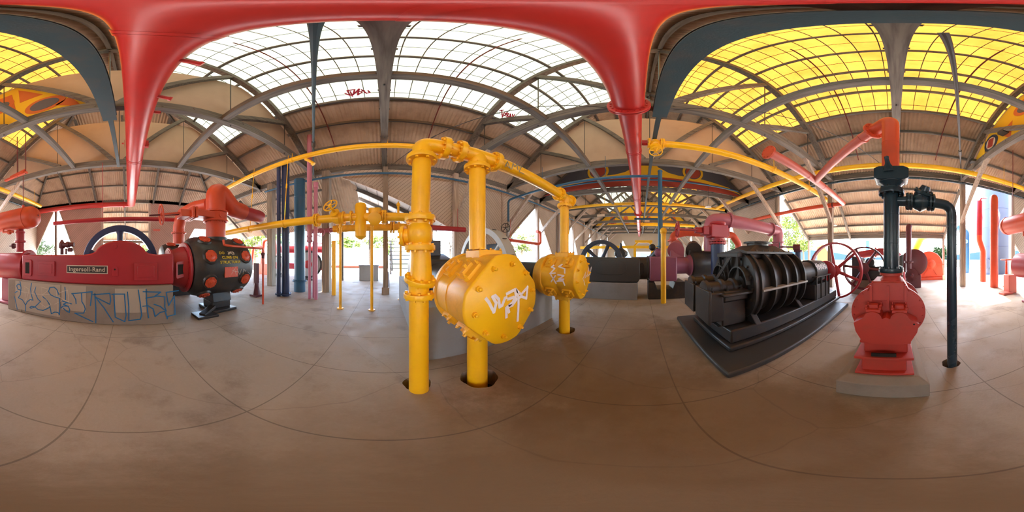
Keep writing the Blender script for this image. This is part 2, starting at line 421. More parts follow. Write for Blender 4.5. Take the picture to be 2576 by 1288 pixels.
def build_floor():
    bm = bmesh.new()
    def loop(pts):
        vs_ = [bm.verts.new(p) for p in pts]
        return [bm.edges.new((vs_[i], vs_[(i+1) % len(vs_)])) for i in range(len(vs_))]
    x0, x1, y0, y1 = -17, 37, -12.4, 11.6
    es = loop([(x0, y0, 0), (x1, y0, 0), (x1, y1, 0), (x0, y1, 0)])
    rings = []
    for c, r in HOLES:
        rag = [r*(1+.05*sin(3*a+c.x)+.03*sin(7*a)) for a in (2*pi*i/28 for i in range(28))]
        pts = [(c.x+rag[i]*cos(2*pi*i/28), c.y+rag[i]*sin(2*pi*i/28), 0) for i in range(28)]
        es += loop(pts); rings.append(pts)
    bmesh.ops.triangle_fill(bm, edges=es, use_beauty=True)
    for pts in rings:
        n = len(pts)
        t = [bm.verts.new(p) for p in pts]; b = [bm.verts.new((p[0], p[1], -.34)) for p in pts]
        for i in range(n): bm.faces.new((t[i], t[(i+1) % n], b[(i+1) % n], b[i]))
    o4 = [(x0, y0), (x1, y0), (x1, y1), (x0, y1)]
    t = [bm.verts.new((*p, 0)) for p in o4]; b = [bm.verts.new((*p, -.3)) for p in o4]
    for i in range(4): bm.faces.new((t[i], t[(i+1) % 4], b[(i+1) % 4], b[i]))
    me = bpy.data.meshes.new('floor'); bm.to_mesh(me); bm.free(); me.materials.append(M_FLOOR)
    o = bpy.data.objects.new('floor', me); COL.objects.link(o); o['kind'] = 'structure'
    for c, r in HOLES:
        MB().cyl((c.x, c.y, -.36), (c.x, c.y, -.33), r*1.1, n=24).part('pit_bottom', M_SOIL_SHADE, o)
build_floor()
M_PAVE = paint('sunny paving', (226, 217, 204), .85, .4, .3, (204, 194, 180), .1)
M_GRASS = paint('grass', (66, 84, 34), .9, .5, .2, (48, 66, 26), .2)
g = MB()
g.box(-70, 80, -60, -12.4, -.3, -.06).box(-70, 80, 11.6, 60, -.3, -.06).box(-70, -17, -12.4, 11.6, -.3, -.06).box(37, 80, -12.4, 11.6, -.3, -.06)
g.solo('ground', M_PAVE, kind='structure')
MB().box(-70, 80, 23, 60, -.06, -.03).box(-70, 80, -60, -24, -.06, -.03).solo('lawn', M_GRASS, kind='structure')

# ---- roof: corrugated sheets, purlins, glazing
ceil = thing('ceiling', None, None, kind='structure')
def corr_side(sgn, xa, xb, ufun0, ufun1, pitch=.15, amp=.03):
    m = MB(); n = int((xb-xa)/pitch*4)
    xs = [xa+(xb-xa)*i/n for i in range(n+1)]
    o = len(m.v)
    for i, x in enumerate(xs):
        h = amp*sin(2*pi*x/pitch)
        u0, u1 = ufun0(x), ufun1(x)
        for u in (u0, max(u0+.001, u1)):
            m.v.append(Vector((x, YR+sgn*u, RZ-KR*u+h)))
    for i in range(n): m.f.append((2*i, 2*i+1, 2*i+3, 2*i+2))
    m.part('corrugated_sheet', M_CORR, ceil, ang=80)
hip = lambda x: 7.8-(x-XW)                       # where the hipped end meets the side slopes
U_SK, U_EV = 5.1, 7.8
SKY = [(-7.0, -3.5), (-3.5, 7.0), (10.5, 24.5)]
for sgn in (1, -1):
    corr_side(sgn, XW, -7.0, lambda x: max(0, hip(x)), lambda x: U_EV)
    corr_side(sgn, -7.0, 36.4, lambda x: U_SK, lambda x: U_EV)
    corr_side(sgn, 7.0, 10.5, lambda x: 0, lambda x: U_SK)
    corr_side(sgn, 24.5, 36.4, lambda x: 0, lambda x: U_SK)
    corr_side(sgn, -5.2, 7.0, lambda x: 0, lambda x: .42)
    corr_side(sgn, 10.5, 24.5, lambda x: 0, lambda x: .42)
corr_side(-1, -3.6, 7.2, lambda x: U_EV, lambda x: 11.6)        # lean-to over the sunny side
corr_side(1, -16, -1.45, lambda x: U_EV, lambda x: 11.2)         # lean-to beyond the columns
def corr_hip(ya, yb, f0, f1, pitch=.15, amp=.03):
    m = MB(); n = int((yb-ya)/pitch*4)
    for i in range(n+1):
        y = ya+(yb-ya)*i/n; h = amp*sin(2*pi*y/pitch)
        for x in (f0(y), f1(y)): m.v.append(Vector((x, y, 6.38+KR*(x-XW)+h)))
    for i in range(n): m.f.append((2*i, 2*i+1, 2*i+3, 2*i+2))
    m.part('corrugated_sheet', M_CORR, ceil, ang=80)
corr_hip(YS, YN, lambda y: XW, lambda y: XW+7.8-abs(y-YR))
corr_hip(-4.6, 5.2, lambda y: -16.7, lambda y: XW)
# purlins
def purlin(a, b, wd=.09, h=.14, mat=None): MB().beam(a, b, wd, h).part('purlin', mat or T_X, ceil)
for sgn in (1, -1):
    for u in (.75, 1.6, 2.48, 3.36, 4.25, 5.1, 5.95, 6.85):
        xa = max(-7.0, XW+7.8-u) if u < 5.2 else XW+7.8-u
        y = YR+sgn*u
        purlin((xa, y, rz(y)-.11), (36.2, y, rz(y)-.11), .08 if u != 5.1 else .1, .14)
for u in (8.6, 9.3, 10.0, 10.7, 11.3):
    y = YR-u; purlin((-3.6, y, rz(y)-.1), (7.2, y, rz(y)-.1), .07, .12)
for u in (8.7, 9.6, 10.5):
    y = YR+u; purlin((-16, y, rz(y)-.1), (-2.9, y, rz(y)-.1), .07, .12)
for d in (1.1, 2.1, 3.1, 4.1):
    x = XW+d; w_ = 7.8-d; purlin((x, YR-w_, 6.38+KR*d-.1), (x, YR+w_, 6.38+KR*d-.1), .07, .12, T_Y)
for d in (-.9, -1.8, -2.7):
    x = XW+d; purlin((x, -4.6, 6.38+KR*d-.1), (x, 5.2, 6.38+KR*d-.1), .07, .12, T_Y)
MB().beam((-5.4, YR, RZ-.12), (36.2, YR, RZ-.12), .1, .26).part('ridge_board', T_X, ceil)
for sy in (1, -1):
    MB().beam((XW, YR+sy*7.8, 6.25), (-5.2, YR, 12.7), .1, .24).part('hip_rafter', T_X, ceil)
for y in (-4.8, -2.6, -.3, 2.0, 4.2):
    top = XW+7.8-abs(y-YR)
    MB().beam((-16.5, y, 6.38+KR*(-3.5)-.25), (min(top, -7.6), y, 6.38+KR*(min(top, -7.6)-XW)-.25), .12, .2).part('hip_jack_rafter', T_X, ceil)
for x in (-3.55, -.1, 3.45, 7.1):
    MB().beam((x, -8.65, rz(-8.65)-.27), (x, -11.95, rz(-11.95)-.27), .12, .2).part('shed_rafter', T_Y, ceil)
for x in (-12, -9.4, -6, -2.95):
    MB().beam((x, 7.62, rz(7.62)-.27), (x, 10.7, rz(10.7)-.27), .12, .2).part('shed_rafter', T_Y, ceil)
# glazing
wi = 0
for sgn, mat in ((1, M_GW), (-1, M_GY)):
    for xa, xb in SKY:
        wi += 1
        win = thing(f'window_{wi}', None, None, kind='structure')
        m = MB(); n = 24
        o = 0
        for i in range(n+1):
            x = xa+(xb-xa)*i/n; u0 = max(.4, hip(x)) if x < -5 else .4
            m.v += [Vector((x, YR+sgn*u0, RZ-KR*u0)), Vector((x, YR+sgn*U_SK, RZ-KR*U_SK))]
        for i in range(n): m.f.append((2*i, 2*i+1, 2*i+3, 2*i+2))
        m.part('glazing', mat, win)
        b = MB(); k = max(2, round((xb-xa)/.42))
        for i in range(k+1):
            x = xa+(xb-xa)*i/k; u0 = max(.4, hip(x)) if x < -5 else .4
            b.beam((x, YR+sgn*u0, RZ-KR*u0-.018), (x, YR+sgn*U_SK, RZ-KR*U_SK-.018), .02, .022)
        for u in (1.18, 2.05, 2.95, 3.8, 4.9):
            x0 = max(xa, XW+7.8-u)
            b.beam((x0, YR+sgn*u, RZ-KR*u-.016), (xb, YR+sgn*u, RZ-KR*u-.016), .018, .02)
        b.part('glazing_bar', T_DK, win)
g_ = MB(); nn_ = (0, -KR, -1)
for s in ([(850, 748), (876, 742)], [(863, 742), (868, 790)], [(880, 760), (874, 778), (886, 782), (892, 766), (880, 760)], [(897, 760), (900, 795), (912, 790), (902, 777), (912, 768), (897, 760)], [(914, 796), (922, 768), (930, 800)], [(917, 786), (928, 788)], [(936, 770), (940, 806)], [(952, 772), (939, 790), (956, 806)]):
    g_.stroke([PN(940+a*.3727, b*.3727, (0, YR, RZ-.03), nn_) for a, b in s], nn_, .05, .01)
g_.part('sprayed_tag', M_PINKG, bpy.data.objects['window_2'], label='crimson sprayed word on the pane')
g_ = MB()
for s in ([(1095, 630), (1130, 645), (1110, 612), (1160, 605), (1150, 640), (1190, 600), (1180, 642), (1210, 622)], [(1205, 605), (1240, 630), (1262, 624), (1250, 612)], [(1130, 618), (1145, 650)], [(1165, 625), (1225, 612)]):
    g_.stroke([PN(460+a*.3727, b*.3727, (0, YR, RZ-.03), nn_) for a, b in s], nn_, .05, .01)
g_.part('sprayed_tag', M_PINKG, bpy.data.objects['window_2'], label='crimson scribble on the pane')
# tie timbers at chord level, and the eave plates
for y in (-2.45, 2.25):
    MB().box(-7.1, 31.6, y-.09, y+.09, 6.12, 6.34).part('tie_timber', T_X, ceil)
MB().box(XW, XE, YN-.02, YN+.14, 6.06, 6.43).solo('trim_1', T_X, kind='structure')
MB().box(XW, XE, YS-.14, YS+.06, 6.06, 6.43).solo('trim_2', T_X, kind='structure')
MB().box(-3.7, 7.3, -12.05, -11.85, 3.02, 3.28).solo('trim_3', T_X, kind='structure')
MB().box(-16.75, -16.55, -4.7, 5.3, 3.0, 3.28).solo('trim_4', T_Y, kind='structure')
MB().box(XW-.1, XW+.0, YS, YN, 6.1, 6.42).solo('trim_5', T_Y, kind='structure')

# ---- trusses
TR = [-7.1, -3.45, 0.0, 3.45, 7.0, 10.5, 14.0, 17.5, 21.0, 24.5, 28.0, 31.5]
TL = {
 -7.1: 'roof truss under the plain beige panel at the hipped end of the hall',
 -3.45: 'timber roof truss carrying the painted yellow triangle, over the crimson compressor frame',
 0.0: 'timber roof truss passing straight overhead between yellow elbow pipe and red pump',
 3.45: 'timber roof truss just past the big red pipe flange, above the twin yellow cylinders',
 7.0: 'timber roof truss under the beige panel behind the overhead yellow valve',
 10.5: 'timber roof truss under the slate panel with two red circles'}
ORD = ['first', 'second', 'third', 'fourth', 'fifth', 'sixth']
def truss(x, i):
    t = thing('roof_truss', TL.get(x) or f'timber roof truss, {ORD[i-6]} down the hall beyond the slate circle panel', 'truss', (x, 0, 0), 'roof trusses along the hall')
    c0, c1 = H+4.4, H+4.72
    b = MB().box(x-.1, x+.1, YS, YN, c0, c1)
    for k in range(22):
        y = YS+.4+k*.71
        b.lathe((x+.1, y, c0+.1+.12*(k % 2)), (1, 0, 0), [(0, .028), (.018, .028)], 6).lathe((x-.1, y, c0+.1+.12*(k % 2)), (-1, 0, 0), [(0, .028), (.018, .028)], 6)
    b.part('bottom_chord', T_Y, t)
    for s, ye in ((1, YN+.1), (-1, YS-.1)):
        MB().beam((x, ye, rz(ye)-.3), (x, YR, RZ-.3), .2, .25).part('rafter', T_Y, t)
        for ya, yb in ((2.9, .25), (5.3, 2.75)):
            MB().beam((x, YR+s*ya, RZ-KR*ya-.42), (x, YR+s*yb, c1+.02), .16, .18).part('strut', T_Y, t)
        for ya in (2.9, 5.3):
            MB().cyl((x, YR+s*ya, RZ-KR*ya-.4), (x, YR+s*ya, c0-.06), .016, n=8).part('tie_rod', M_DGREY, t)
        if not (s > 0 and x < 1):
            MB().beam((x, ye-s*.12, H+1.85), (x, ye-s*2.85, c0+.1), .15, .19).part('knee_brace', T_PALE, t)
    MB().cyl((x, YR, RZ-.4), (x, YR, c0-.08), .02, n=8).part('king_rod', M_DGREY, t)
for i, x in enumerate(TR): truss(x, i)

# ---- posts
def post(x, y, wd, top, label, base=False, mat=None):
    t = thing('timber_post', label, 'post', (x, y, 0), 'timber posts of the hall')
    MB().box(x-wd/2, x+wd/2, y-wd/2, y+wd/2, .08 if base else 0, top).part('shaft', mat or T_Z, t, bev=.01)
    if base: MB().box(x-wd*.75, x+wd*.75, y-wd*.75, y+wd*.75, 0, .3).part('concrete_foot', M_CONC, t, bev=.02)
    return t
post(.05, 7.22, .22, 6.06, 'pale timber post behind the yellow strainer, on a low concrete foot', True)
post(-2.67, 7.22, .36, 6.06, 'thick brown timber post beside the two pink pipes')
post(-5.95, 7.16, .36, 6.06, 'thick grey timber post between black cylinder and navy column')
post(3.35, 7.17, .24, 6.06, 'pale timber post dividing the boarded wall behind the yellow riser', mat=T_PALE)
post(9.85, 7.22, .24, 6.06, 'pale timber post standing in the slanted wall opening with the leafy view', mat=T_PALE)
for k, x in enumerate((13.2, 16.5, 20, 23.2, 26.5, 30)):
    post(x, 7.22, .22, 6.06, f'pale timber post along the white-glazed side, {ORD[k]} past the leafy opening', mat=T_PALE)
post(3.5, -8.2, .26, 6.06, 'timber post behind the black blower and under the red elbow')
post(-3.57, -8.3, .27, 6.06, 'timber post at the edge of the sunlit paving')
post(-7.02, -8.2, .3, 6.06, 'pale boxed post where the boarded wall starts beside the pinkish tank', mat=T_PALE)
post(7.2, -8.05, .24, 6.06, 'timber post beside the trees behind the mauve pipe')
for k, x in enumerate((13.4, 19.5, 25.6)):
    post(x, -8.05, .22, 6.06, f'pale timber post along the yellow-glazed side, {ORD[k]} past the mauve pipe', mat=T_PALE)
post(-3.54, -11.95, .16, 3.04, 'slim shed post beside the orange motor housing')
post(7.1, -11.95, .16, 3.04, 'slim shed post at the corner by the trees')
post(XW+.18, -6.1, .2, 6.1, 'grey post splitting the tall slanted opening behind the red tank')
post(-16.6, 1.1, .2, 3.0, 'pale shed post seen through the doorway in the end wall', mat=T_PALE)
for k, (x, y) in enumerate(((-6.2, 10.9), (-2.9, 10.9), (-1.2, 13.5))):
    post(x, y, .2, 4.0, ('dark post of the lean-to behind the teal column', 'dark post of the lean-to behind the yellow pipe legs', 'dark post before the white roofed building')[k], mat=T_DK)

# ---- boarded walls
def wall(name, plane, at, polys, th=.1):
    wl = thing(name, None, None, kind='structure')
    for poly, mat in polys:
        if plane == 'y': MB().prism(poly, (0, at, H), (1, 0, 0), (0, 0, 1), (0, th, 0)).part('boarding', mat, wl)
        else: MB().prism(poly, (at, 0, H), (0, 1, 0), (0, 0, 1), (th, 0, 0)).part('boarding', mat, wl)
    return wl
wn = wall('wall_north', 'y', YN+.02, [
    ([(-1.9, 4.36), (-1.9, 4.0), (3.3, 1.35), (3.3, 4.36)], B_YB),
    ([(3.3, 4.36), (3.3, -1.7), (5.3, -1.7), (5.7, -.2), (6.55, .64), (6.55, 4.36)], B_YA),
    ([(6.55, 4.36), (6.55, .64), (9.85, 3.8), (9.85, 4.36)], B_YB),
    ([(9.85, 4.36), (9.85, 3.8), (12.5, -.2), (13.1, -1.7), (13.5, -1.7), (16.5, 3.5), (16.5, 4.36)], B_YA),
    ([(16.5, 4.36), (16.5, 3.5), (19.3, -1.7), (20.3, -1.7), (23.2, 3.5), (23.2, 4.36)], B_YB),
    ([(23.2, 4.36), (23.2, 3.5), (26, -1.7), (27, -1.7), (30, 3.5), (30, 4.36)], B_YA),
    ([(30, 4.36), (30, 3.5), (33, -1.7), (36, -1.7), (36, 4.36)], B_YB)])
for x, z0 in ((1.9, 2.0), (6.55, .7)):
    MB().box(x-.06, x+.06, YN-.03, YN+.02, H+z0, H+4.34).part('batten', T_PALE, wn)
MB().beam((-1.9, YN-.02, H+4.0), (3.3, YN-.02, H+1.35), .08, .12).part('edge_trim', T_PALE, wn)
MB().beam((5.7, YN-.02, H-.2), (9.8, YN-.02, H+3.78), .06, .1).part('edge_trim', T_PALE, wn)
MB().beam((9.9, YN-.02, H+3.78), (12.5, YN-.02, H-.2), .06, .1).part('edge_trim', T_PALE, wn)
ww = wall('wall_west', 'x', XW-.1, [
    ([(-8.2, 4.66), (-6.1, 4.66), (-6.1, 4.5), (-8.2, .55)], B_XA),
    ([(-6.1, 4.66), (-6.1, 4.5), (-3.7, -1.7), (-2.1, -1.7), (-2.1, 4.66)], B_XB),
    ([(1.7, 4.66), (1.7, -1.7), (3.2, -1.7), (5.6, 2.4), (7.4, 2.4), (7.4, 4.66)], B_XA)])
for y in (-2.1, 1.7): MB().box(XW+.0, XW+.05, y-.09, y+.09, 0, 6.1).part('door_trim', T_PALE, ww)
MB().beam((XW+.03, -6.0, H+4.45), (XW+.03, -3.7, 0), .05, .1).part('edge_trim', T_PALE, ww)
MB().beam((XW+.03, -6.2, H+4.45), (XW+.03, -8.2, H+.55), .05, .1).part('edge_trim', T_PALE, ww)
wall('wall_south', 'y', YS-.1, [
    ([(-13, 4.36), (-7.2, 4.36), (-7.2, .95), (-8.2, -.3), (-8.9, -1.7), (-13, -1.7)], B_YA),
    ([(7.2, 4.36), (7.2, 2.8), (9.8, -1.7), (11, -1.7), (13.4, 3.6), (13.4, 4.36)], B_YA),
    ([(13.4, 4.36), (13.4, 3.6), (16, -1.7), (17, -1.7), (19.5, 3.6), (19.5, 4.36)], B_YB),
    ([(19.5, 4.36), (19.5, 3.6), (22, -1.7), (23, -1.7), (25.6, 3.6), (25.6, 4.36)], B_YA),
    ([(25.6, 4.36), (25.6, 3.6), (28, -1.7), (36, -1.7), (36, 4.36)], B_YB)])
M_CRW = paint('cream board paint', (208, 190, 164), .7, .3, .8, (180, 160, 136), .04)
wall('wall_east', 'x', XE, [
    ([(7.4, 4.6), (3.9, 4.6), (3.9, 3.4), (6.3, -1.7), (7.4, -1.7)], M_CRW),
    ([(3.9, 4.6), (1.2, 4.6), (1.2, -1.7), (1.4, -1.7), (3.9, 3.4)], M_CRW),
    ([(1.2, 4.6), (-2.5, 4.6), (-2.5, .9), (1.2, .9)], M_CRW),
    ([(-2.5, 4.6), (-8.2, 4.6), (-8.2, -1.7), (-2.5, -1.7)], M_CRW),
    ([(-8.2, 4.6), (7.4, 4.6), (-.4, 11.1)], M_CRW)])

# ---- gable panels hung in the trusses
def trap(z0, z1, inset=.5):
    def yy(z, s): return YR+s*((RZ-H-z)/KR-inset)
    return [(yy(z0, -1), z0), (yy(z0, 1), z0), (yy(z1, 1), z1), (yy(z1, -1), z1)]
def gable(x, label, mat, z1=7.9):
    t = thing('gable_panel', label, 'panel', (x, 0, H+4.72), 'painted panels in the trusses')
    MB().prism(trap(4.74, z1), (x-.02, 0, H), (0, 1, 0), (0, 0, 1), (.04, 0, 0)).part('board', mat, t)
    return t
gable(-7.32, 'plain beige gable panel at the hipped end, above the plain corrugated slope', M_BEIGE)
gable(7.22, 'plain beige gable panel behind the overhead yellow valve', M_BEIGE, 8.1)
# painted panel behind the truss over the compressor
t = gable(-3.66, 'beige gable panel with a yellow triangle, orange shapes and ringed eyes', M_BEIGE)
def flat(name, mat, poly, x, parent, th=.008, lab=None):
    return MB().prism(poly, (x, 0, H), (0, 1, 0), (0, 0, 1), (th, 0, 0)).part(name, mat, parent, label=lab)
def oval(cy, cz, ry, rz_, n=36, rot=0): return [(cy+ry*cos(2*pi*i/n)*cos(rot)-rz_*sin(2*pi*i/n)*sin(rot), cz+ry*cos(2*pi*i/n)*sin(rot)+rz_*sin(2*pi*i/n)*cos(rot)) for i in range(n)]
X0 = -3.64
flat('yellow_triangle', F_YEL, [(-.5, 4.75), (-2.9, 7.8), (-3.75, 7.8), (-7.5, 4.75)], X0, t)
for k, poly in enumerate(([(-1.05, 4.95), (-1.35, 5.75), (-1.75, 5.35)], [(-2.1, 6.4), (-2.9, 7.5), (-2.85, 6.3)], [(-2.85, 4.9), (-2.55, 5.1), (-2.9, 5.5)], [(-3.0, 5.9), (-3.15, 7.3), (-3.9, 7.4), (-3.6, 6.5)],
                          [(-4.3, 4.95), (-4.9, 5.6), (-4.2, 6.1)], [(-6.9, 4.9), (-7.4, 4.9), (-6.9, 5.25)])):
    flat('orange_shape', F_ORA, poly, X0+.008, t)
flat('eye_ring', F_ORA, oval(-2.07, 5.62, .62, .46, rot=.3), X0+.008, t); flat('eye', F_SLA, oval(-2.07, 5.62, .44, .32, rot=.3), X0+.016, t)
flat('eye_ring', F_ORA, oval(-3.6, 6.6, .55, .5), X0+.012, t); flat('eye', F_SLA, oval(-3.6, 6.6, .36, .32), X0+.02, t)
flat('target_ring', M_SLATE, oval(-5.55, 5.5, .5, .5), X0+.008, t); flat('target_ring', F_CRE, oval(-5.55, 5.5, .33, .36), X0+.016, t)
flat('target_square', F_RED, [(-5.8, 5.28), (-5.42, 5.2), (-5.3, 5.72), (-5.68, 5.8)], X0+.024, t)
# slate panel with circles
t = gable(10.36, 'slate gable panel with two red circles, yellow flames and a red band', F_SLA)
X0 = 10.33
flat('red_band', F_RED, [(-7.4, 4.76), (7.0, 4.76), (5.8, 5.15), (3.5, 5.35), (-.4, 5.5), (-4.2, 5.35), (-6.5, 5.1)], X0, t)
flat('yellow_stripe', F_YEL, [(-7.4, 4.98), (-6.4, 5.1), (-4.2, 5.36), (-.4, 5.5), (3.5, 5.36), (5.8, 5.16), (6.9, 4.96), (5.6, 5.4), (3.5, 5.62), (-.4, 5.8), (-4.2, 5.62), (-6.2, 5.36)], X0-.008, t)
flat('yellow_flame', F_YEL, [(-2.6, 5.66), (1.8, 5.66), (1.0, 5.86), (.3, 6.3), (0, 7.8), (-.8, 7.8), (-1.1, 6.3), (-1.8, 5.86)], X0-.01, t)
for cy in (2.75, -3.45):
    flat('circle_ring', F_YEL, oval(cy, 6.1, .72, .72), X0-.014, t); flat('circle_border', F_SLA, oval(cy, 6.1, .56, .56), X0-.022, t); flat('circle', F_RED, oval(cy, 6.1, .5, .5), X0-.03, t)
t = gable(24.3, 'yellow gable panel with orange triangles and slanted stripes far down the hall', F_YEL)
for y in (-5, -3, -1.2, .4, 2.2, 4.2):
    flat('orange_triangle', F_ORA, [(y-.6, 4.9), (y+.6, 4.9), (y, 6.9)], 24.26, t)
    flat('red_triangle', F_RED, [(y-.25, 4.9), (y+.25, 4.9), (y, 5.8)], 24.252, t)
flat('slate_stripe', F_SLA, [(-6.4, 4.8), (-5.9, 4.8), (-2.0, 7.8), (-2.4, 7.8)], 24.25, t)
flat('slate_stripe', F_SLA, [(5.6, 4.8), (5.1, 4.8), (1.2, 7.8), (1.6, 7.8)], 24.25, t)

# ---- monorail beam and bracing rods at chord level
m = MB(); yb = -.42
m.box(-3.7, 3.55, yb-.16, yb+.16, 5.78, 5.81).box(-3.7, 3.55, yb-.012, yb+.012, 5.81, 6.05).box(-3.7, 3.55, yb-.16, yb+.16, 6.05, 6.08).box(-6.9, -3.7, yb-.06, yb+.06, 5.9, 6.06).box(3.55, 31, yb-.06, yb+.06, 5.9, 6.06)
m.solo('monorail_beam', M_TEALB, 'faded teal steel I-beam hung under the trusses beside the red overhead pipe', 'beam')
for k, (a, b, r, lab) in enumerate((((-.2, .45, 6.06), (-3.4, 7.3, 6.06), .035, 'teal bracing rod running from overhead towards the teal column'),
                                    ((-.25, -.85, 6.06), (-3.4, -8.1, 6.06), .035, 'grey bracing rod running from overhead towards the sunlit paving post'),
                                    ((3.4, .5, 6.04), (.3, 7.0, 6.04), .012, 'thin bracing rod above the foremost yellow cylinder'),
                                    ((3.4, -.7, 6.04), (.1, -8.05, 6.04), .012, 'thin bracing rod above the black blower'))):
    t = thing('bracing_rod', lab, 'rod', a, 'bracing rods at truss level')
    MB().cyl(a, b, r, n=10).part('rod', M_TEALB if k == 0 else M_DGREY, t)
    A, B = Vector(a), Vector(b)
    MB().cyl(A.lerp(B, .62), A.lerp(B, .66), r*1.9, n=10).part('turnbuckle', M_DGREY, t)
# sprinkler pipes down the slopes
for x, s, lab in ((1.68, 1, 'thin dark red sprinkler pipe down the white glazing over the yellow elbow'), (-2.0, 1, 'thin dark red sprinkler pipe down the white glazing over the pink pipes'),
                  (1.75, -1, 'thin dark red sprinkler pipe down the yellow glazing over the blower'), (-1.8, -1, 'thin dark red sprinkler pipe down the yellow glazing over the black riser')):
    q = MB(); q.tube([(x, YR+s*1.9, rz(YR+s*1.9)-.27), (x, YR+s*7.0, rz(YR+s*7.0)-.27)], .02, 8)
    for u in (2.6, 4.3, 6.0): q.cyl((x, YR+s*u, rz(YR+s*u)-.2), (x, YR+s*u, rz(YR+s*u)-.34), .022, n=8)
    q.solo('sprinkler_pipe', M_DRED, lab, 'pipe', 'sprinkler pipes under the roof')

# ================================================================== yellow pipe manifold
YM = 1.56
mf = thing('pipe_manifold', 'thick yellow flanged pipe arch rising from floor holes onto the two yellow cylinders', 'pipework', (.34, YM, 0))
xa, xb, xc = .335, 1.0, 3.1
ZH = H+1.3
MB().cyl((xa, YM, -.33), (xa, YM, 1.3), .098, n=32).part('riser_pipe', M_YEL, mf)
flange(MB(), (xa, YM, 1.31), (0, 0, 1), .15, .05, 8, .016).part('flange', M_YEL, mf)
MB().tube([(xa, YM, 1.33), (xa, YM, 1.42), (xa+.02, YM, 1.5), (xa+.02, YM, 1.68), (xa+.015, YM, 1.78)], [.1, .105, .112, .1, .096], 28).part('offset_spool', M_YEL, mf)
flange(MB(), (xa+.01, YM-.01, 1.47), (.12, -.28, 1), .158, .045, 10, .016).part('slanted_flange', M_YEL, mf)
flange(MB(), (xa+.01, YM, 1.78), (0, 0, 1), .152, .05, 8, .016).part('flange', M_YEL, mf)
cv = MB().lathe((xa+.01, YM, 1.79), (0, 0, 1), [(0, .105), (.03, .1), (.06, .118), (.1, .128), (.14, .13), (.18, .122), (.22, .1), (.26, .104)], 32).part('check_valve', M_YEL, mf)
sd_ = Vector((-.8, .35, 0)).normalized(); c0 = Vector((xa+.01, YM, 1.9))
q = MB().cyl(c0+sd_*.05, c0+sd_*.16, .075, n=24); flange(q, c0+sd_*.165, sd_, .105, .035, 8, .014, False).part('side_cap', M_YEL, cv)
flange(MB(), (xa+.012, YM, 2.07), (0, 0, 1), .152, .055, 8, .016).part('flange', M_YEL, mf)
MB().cyl((xa+.015, YM, 2.08), (xa+.03, YM, 2.77), .093, n=32).part('riser_pipe', M_YEL, mf)
flange(MB(), (xa+.03, YM, 2.78), (0, 0, 1), .155, .055, 8, .016).part('flange', M_YEL, mf)
MB().tube(rounded([(xa+.03, YM, 2.8), (xa+.03, YM, ZH), (.6, YM, ZH)], .2, 9), .097, 28).part('elbow', M_YEL, mf)
for x in (.6, .775, 1.245, 2.86): flange(MB(), (x, YM, ZH), (1, 0, 0), .15, .06, 10, .016).part('flange', M_YEL, mf)
MB().cyl((.58, YM, ZH), (.8, YM, ZH), .094, n=28).part('spool', M_YEL, mf)
MB().cyl((.79, YM, ZH), (1.25, YM, ZH), .1, n=28).lathe((xb, YM, ZH-.2), (0, 0, 1), [(0, .1), (.08, .1), (.13, .115), (.2, .1)], 28).part('tee', M_YEL, mf)
hp = MB().cyl((1.25, YM, ZH), (2.87, YM, ZH), .094, n=32).part('header_pipe', M_YEL, mf)
g_ = MB()
for s in ([(1256, 398), (1258, 416), (1266, 404), (1257, 404)], [(1270, 420), (1276, 407), (1283, 424), (1273, 416)], [(1287, 426), (1290, 411), (1295, 420), (1300, 413), (1302, 428)], [(1304, 417), (1312, 419), (1305, 432), (1318, 438)]):
    g_.stroke([PY(a, b, YM-.094) for a, b in s], (0, -1, 0), .011, .003)
g_.part('painted_tag', M_SLBL, hp, label='faded blue grey scribbled tag')
MB().cyl((2.86, YM, ZH), (3.36, YM, ZH), .1, n=28).lathe((xc, YM, ZH-.2), (0, 0, 1), [(0, .1), (.08, .1), (.13, .115), (.2, .1)], 28).part('tee', M_YEL, mf)
flange(MB(), (3.38, YM, ZH), (1, 0, 0), .15, .05, 8, .016).part('blind_flange', M_YEL, mf)
for x in (xb, xc):
    flange(MB(), (x, YM, ZH-.2), (0, 0, 1), .155, .055, 10, .016).part('flange', M_YEL, mf)
    MB().cyl((x, YM, 1.774), (x, YM, ZH-.2), .095, n=32).part('drop_pipe', M_YEL, mf)
    MB().cyl((x, YM, -.33), (x, YM, .763 if x > 2 else .718), .118, n=32).part('lower_riser', M_YEL, mf)

